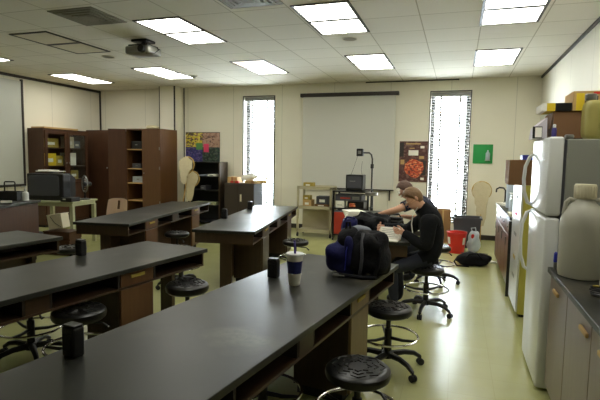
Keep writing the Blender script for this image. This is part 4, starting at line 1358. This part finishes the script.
def hand_chain(V, E, side, wrist, palm, dirn, across, curl, r=.0095):
    """five fingers rooted in the palm; dirn = finger direction, across = toward the thumb, curl = bend direction"""
    d, a, c = Vector(dirn).normalized(), Vector(across).normalized(), Vector(curl).normalized()
    p = Vector(palm)
    V[side + 'palm'] = (tuple(p), (.030, .016))
    E.append((wrist, side + 'palm'))
    for k, (off, ln) in enumerate(((.027, .070), (.009, .078), (-.009, .073), (-.027, .058))):
        b = p + d * .045 + a * off
        m1 = b + d * ln * .5 + c * ln * .15
        m2 = m1 + d * ln * .22 + c * ln * .45
        for q, pt, rr in (('a', b, r), ('b', m1, r * .92), ('c', m2, r * .8)):
            V['%sf%d%s' % (side, k, q)] = (tuple(pt), rr)
        E += [(side + 'palm', '%sf%da' % (side, k)), ('%sf%da' % (side, k), '%sf%db' % (side, k)), ('%sf%db' % (side, k), '%sf%dc' % (side, k))]
    b = p + a * .034 - d * .005
    m1 = b + a * .018 + d * .032 + c * .012
    m2 = m1 + d * .026 + c * .012
    for q, pt, rr in (('a', b, r * 1.1), ('b', m1, r), ('c', m2, r * .85)):
        V['%st%s' % (side, q)] = (tuple(pt), rr)
    E += [(side + 'palm', side + 'ta'), (side + 'ta', side + 'tb'), (side + 'tb', side + 'tc')]

def head_bits(root, hc, face, upv, hair_m, hr=.085):
    """hair, ears, eyes, brows, mouth on a head centred at hc; face = forward direction"""
    f = Vector(face).normalized(); u = Vector(upv); u = (u - f * u.dot(f)).normalized(); s = u.cross(f)
    B = Matrix((s, -f, u)).transposed().to_4x4()   # local x = left side, -y = forward, z = up
    T = Matrix.Translation(hc) @ B
    h = mb(hair_m)
    rr = []
    nu_, nv_ = 30, 16
    for a in range(nv_ + 1):
        ring = []
        for b in range(nu_):
            az = 2 * PI * b / nu_
            fw = -math.sin(az)                        # 1 at the face
            low = -.95 if fw < -.35 else (-.95 + (fw + .35) / .45 * 1.0 if fw < .10 else (.10 + (fw - .10) / .4 * .50 if fw < .5 else .60))
            t_ = max(low, -1.0) * .9 + (PI / 2 - .02 - max(low, -1.0) * .9) * a / nv_
            e_ = 1.0 + .03 * noise.noise(Vector((math.cos(az) * 3, math.sin(az) * 3, a * .4)))
            x = .088 * e_ * math.cos(t_) * math.cos(az)
            y = .110 * e_ * math.cos(t_) * math.sin(az)
            z = .115 * e_ * math.sin(t_) + .012
            ring.append(T @ Vector((x, y, z)))
        rr.append(ring)
    h.rings(rr)
    h.build('hair', root, True)
    for sd in (-1, 1):
        e = mb('skin')
        e.superq(T @ Vector((sd * .080, .012, -.008)), (.010, .018, .030), 1.0, mtx=B, nu=14, nv=10)
        e.build('ear', root, True)
        e = mb(['eye', 'black'])
        e.superq(T @ Vector((sd * .031, -.087, .0)), (.013, .009, .008), 1.0, mtx=B, nu=12, nv=8)
        e.use(1).superq(T @ Vector((sd * .031, -.0945, .0)), (.006, .003, .006), 1.0, mtx=B, nu=10, nv=6)
        e.build('eye', root, True)
        mb(hair_m).superq(T @ Vector((sd * .032, -.093, .021)), (.019, .006, .005), .9, mtx=B, nu=10, nv=6).build('eyebrow', root, True)
    mb('lip').superq(T @ Vector((0, -.090, -.058)), (.022, .008, .006), .9, mtx=B, nu=12, nv=6).build('mouth', root, True)
    return T

def person(label, P, face, upv, hair_m, top_m, top_name, top_sleeve_short, legs_m, loc, hands):
    root = thing('person', label, 'person', loc)
    L0 = Vector(loc)
    V, E = {}, []
    def add(n, co, r):
        V[n] = (tuple(Vector(co) - L0), r)
    for n, co, r in P['joints']:
        add(n, co, r)
    E += P['edges']
    # head: skull, jaw and nose are part of the same surface
    f = Vector(face).normalized(); u = Vector(upv); u = (u - f * u.dot(f)).normalized()
    hc = Vector(P['head']) - L0
    V['skull_low'] = (tuple(hc - u * .05 - f * .004), (.068, .078))
    V['skull_mid'] = (tuple(hc + u * .005), (.080, .098))
    V['skull_top'] = (tuple(hc + u * .07 - f * .01), (.058, .074))
    V['chin'] = (tuple(hc - u * .095 + f * .062), (.034, .030))
    V['nose_a'] = (tuple(hc - u * .018 + f * .075), .016)
    V['nose_b'] = (tuple(hc - u * .026 + f * .112), .011)
    E += [('neck', 'skull_low'), ('skull_low', 'skull_mid'), ('skull_mid', 'skull_top'), ('skull_low', 'chin'), ('skull_mid', 'nose_a'), ('nose_a', 'nose_b')]
    for (side, wrist, palm, d, a, c) in hands:
        hand_chain(V, E, side, wrist, Vector(palm) - L0, d, a, c)
    body = skin_body('body', V, E, 'pelvis', root)
    allb = list(E)
    tb = [e for e in P['edges'] if e in P['top_bones']]
    cover(top_name, body, V, P['top_bones'] + [('pelvis', 'Lhip'), ('pelvis', 'Rhip')], allb, .018, top_m, root, cut=lambda c: c.z < .56)
    cover('trousers', body, V, P['leg_bones'] + [('pelvis', 'spine')], allb, .008, legs_m, root, cut=lambda c: c.z > .72)
    cover('shoe', body, V, P['shoe_l'], allb, .010, 'black', root)
    cover('shoe', body, V, P['shoe_r'], allb, .010, 'black', root)
    T = head_bits(root, hc, f, u, hair_m)
    return root, V

edges = [('pelvis', 'spine'), ('spine', 'chest'), ('chest', 'collar'), ('collar', 'neck'),
         ('chest', 'Lsh'), ('Lsh', 'Lel'), ('Lel', 'Lfa'), ('Lfa', 'Lwr'), ('chest', 'Rsh'), ('Rsh', 'Rel'), ('Rel', 'Rfa'), ('Rfa', 'Rwr'),
         ('pelvis', 'Lhip'), ('Lhip', 'Lkn'), ('Lkn', 'Lca'), ('Lca', 'Lan'), ('Lan', 'Lto'), ('pelvis', 'Rhip'), ('Rhip', 'Rkn'), ('Rkn', 'Rca'), ('Rca', 'Ran'), ('Ran', 'Rto')]
torso = [('pelvis', 'spine'), ('spine', 'chest'), ('chest', 'collar'), ('chest', 'Lsh'), ('chest', 'Rsh')]
longs = torso + [('Lsh', 'Lel'), ('Lel', 'Lfa'), ('Lfa', 'Lwr'), ('Rsh', 'Rel'), ('Rel', 'Rfa'), ('Rfa', 'Rwr')]
shorts = torso + [('Lsh', 'Lup'), ('Rsh', 'Rup')]
legb = [('pelvis', 'Lhip'), ('Lhip', 'Lkn'), ('Lkn', 'Lca'), ('Lca', 'Lan'), ('pelvis', 'Rhip'), ('Rhip', 'Rkn'), ('Rkn', 'Rca'), ('Rca', 'Ran')]

def mid(a, b, f=.5):
    return tuple(a[k] + (b[k] - a[k]) * f for k in range(3))

# reader in the black jacket: faces -x, left side towards the camera
y0 = 5.12
Lw, Le, Ls = (-.475, 4.985, .83), (-.27, 4.90, .72), (-.255, 4.93, 1.00)
Rw, Re, Rs = (-.75, 5.22, .86), (-.50, 5.40, .82), (-.29, 5.30, 1.00)
J = [('pelvis', (-.235, y0, .625), (.13, .10)), ('spine', (-.205, y0, .76), (.135, .105)), ('chest', (-.225, y0, .93), (.155, .11)), ('collar', (-.29, y0, 1.06), (.085, .075)),
     ('neck', (-.345, y0, 1.115), .052),
     ('Lsh', Ls, .072), ('Lel', Le, .055), ('Lfa', mid(Le, Lw, .4), .045), ('Lwr', Lw, .029),
     ('Rsh', Rs, .066), ('Rel', Re, .050), ('Rfa', mid(Re, Rw, .4), .045), ('Rwr', Rw, .029),
     ('Lhip', (-.26, y0 - .10, .58), .080), ('Lkn', (-.62, y0 - .15, .465), .060), ('Lca', (-.60, y0 - .15, .34), .055), ('Lan', (-.575, y0 - .15, .09), .038), ('Lto', (-.71, y0 - .16, .052), .038),
     ('Rhip', (-.26, y0 + .10, .58), .080), ('Rkn', (-.62, y0 + .15, .465), .060), ('Rca', (-.58, y0 + .15, .34), .055), ('Ran', (-.55, y0 + .15, .09), .038), ('Rto', (-.69, y0 + .16, .052), .038)]
P1 = {'joints': J, 'edges': list(edges), 'head': (-.435, y0 - .01, 1.195), 'top_bones': longs, 'leg_bones': legb, 'shoe_l': [('Lan', 'Lto')], 'shoe_r': [('Ran', 'Rto')]}
hands = [('L', 'Lwr', (-.525, 5.015, .845), (-.9, .35, .15), (-.1, -.0, 1), (-.2, 1, .1)),
         ('R', 'Rwr', (-.785, 5.185, .865), (-.2, -1, .05), (0.1, .05, 1), (.9, -.2, 0))]
p1, V1 = person('person in a black jacket seated on a stool, head bent, reading a held notebook', P1, (-.78, -.34, -.50), (-.5, 0, .9), 'hair', 'jacket', 'jacket', False, 'jeans', (-.265, 5.12, 0), hands)
for dy in (-.05, .02):
    o = mb('paper').tube([(-.115, dy - .005, 1.11), (-.165, dy, 1.02), (-.175, dy * .6, .92), (-.155, dy * .3, .80)], .004, 6).build('earphone_cord', p1, True)

# person in the navy shirt: further back, right arm stretched to the left over the bench
y2 = 6.40
Lw, Le, Ls = (-.98, 6.10, .90), (-.79, 6.05, .96), (-.54, 6.20, 1.07)
Rw, Re, Rs = (-.72, 6.52, .84), (-.50, 6.62, .80), (-.50, 6.58, 1.06)
J = [('pelvis', (-.27, y2, .625), (.13, .10)), ('spine', (-.31, y2, .77), (.13, .10)), ('chest', (-.41, y2, .94), (.145, .105)), ('collar', (-.53, y2 - .01, 1.08), (.08, .07)),
     ('neck', (-.60, y2 - .02, 1.14), .052),
     ('Lsh', Ls, .064), ('Lup', mid(Ls, Le, .55), .056), ('Lel', Le, .044), ('Lfa', mid(Le, Lw, .4), .042), ('Lwr', Lw, .027),
     ('Rsh', Rs, .064), ('Rup', mid(Rs, Re, .55), .056), ('Rel', Re, .044), ('Rfa', mid(Re, Rw, .4), .042), ('Rwr', Rw, .027),
     ('Lhip', (-.29, y2 - .10, .58), .080), ('Lkn', (-.60, y2 - .12, .465), .060), ('Lca', (-.58, y2 - .12, .34), .054), ('Lan', (-.56, y2 - .12, .09), .038), ('Lto', (-.69, y2 - .13, .052), .038),
     ('Rhip', (-.29, y2 + .10, .58), .080), ('Rkn', (-.60, y2 + .12, .465), .060), ('Rca', (-.58, y2 + .12, .34), .054), ('Ran', (-.56, y2 + .12, .09), .038), ('Rto', (-.69, y2 + .13, .052), .038)]
e2 = [e for e in edges if e not in (('Lsh', 'Lel'), ('Rsh', 'Rel'))] + [('Lsh', 'Lup'), ('Lup', 'Lel'), ('Rsh', 'Rup'), ('Rup', 'Rel')]
P2 = {'joints': J, 'edges': e2, 'head': (-.70, y2 - .03, 1.205), 'top_bones': shorts, 'leg_bones': legb, 'shoe_l': [('Lan', 'Lto')], 'shoe_r': [('Ran', 'Rto')]}
hands = [('L', 'Lwr', (-1.035, 6.115, .885), (-1, .1, -.15), (-.1, 1, .1), (-.1, 0, -1)),
         ('R', 'Rwr', (-.775, 6.50, .83), (-1, -.1, -.2), (-.1, -1, .1), (-.1, 0, -1))]
p2, V2 = person('person in a navy short-sleeved shirt behind the reader, arm reaching across the bench', P2, (-.85, -.1, -.5), (-.5, 0, .9), 'hair_dk', 'tee', 'shirt', True, 'jeans', (-.27, 6.42, 0), hands)

p2.location.x += .055

# ------------------------------------------------------------------ world, camera, view
wd = bpy.data.worlds.new('daylight')
wd.use_nodes = True
bg = wd.node_tree.nodes['Background']
bg.inputs[0].default_value = (0.86, 0.93, 1.0, 1)
bg.inputs[1].default_value = 40.0
bpy.context.scene.world = wd

cam = bpy.data.cameras.new('camera')
cam.sensor_width = 36
cam.lens = 477.66 / 600 * 36
cam.clip_start = .05
co = bpy.data.objects.new('camera', cam)
C.objects.link(co)
r_ = Vector((0.94937, 0.31373, 0.016295)); u_ = Vector((-0.042938, 0.078198, 0.996013)); f_ = Vector((-0.31121, 0.946285, -0.08771))
co.matrix_world = Matrix(((r_.x, u_.x, -f_.x, 0), (r_.y, u_.y, -f_.y, 0), (r_.z, u_.z, -f_.z, 1.6), (0, 0, 0, 1)))
sc = bpy.context.scene
sc.camera = co
sc.view_settings.view_transform = 'Standard'
sc.view_settings.look = 'None'
sc.view_settings.exposure = 0.40
sc.view_settings.gamma = 1.0
sc.view_settings.use_curve_mapping = False
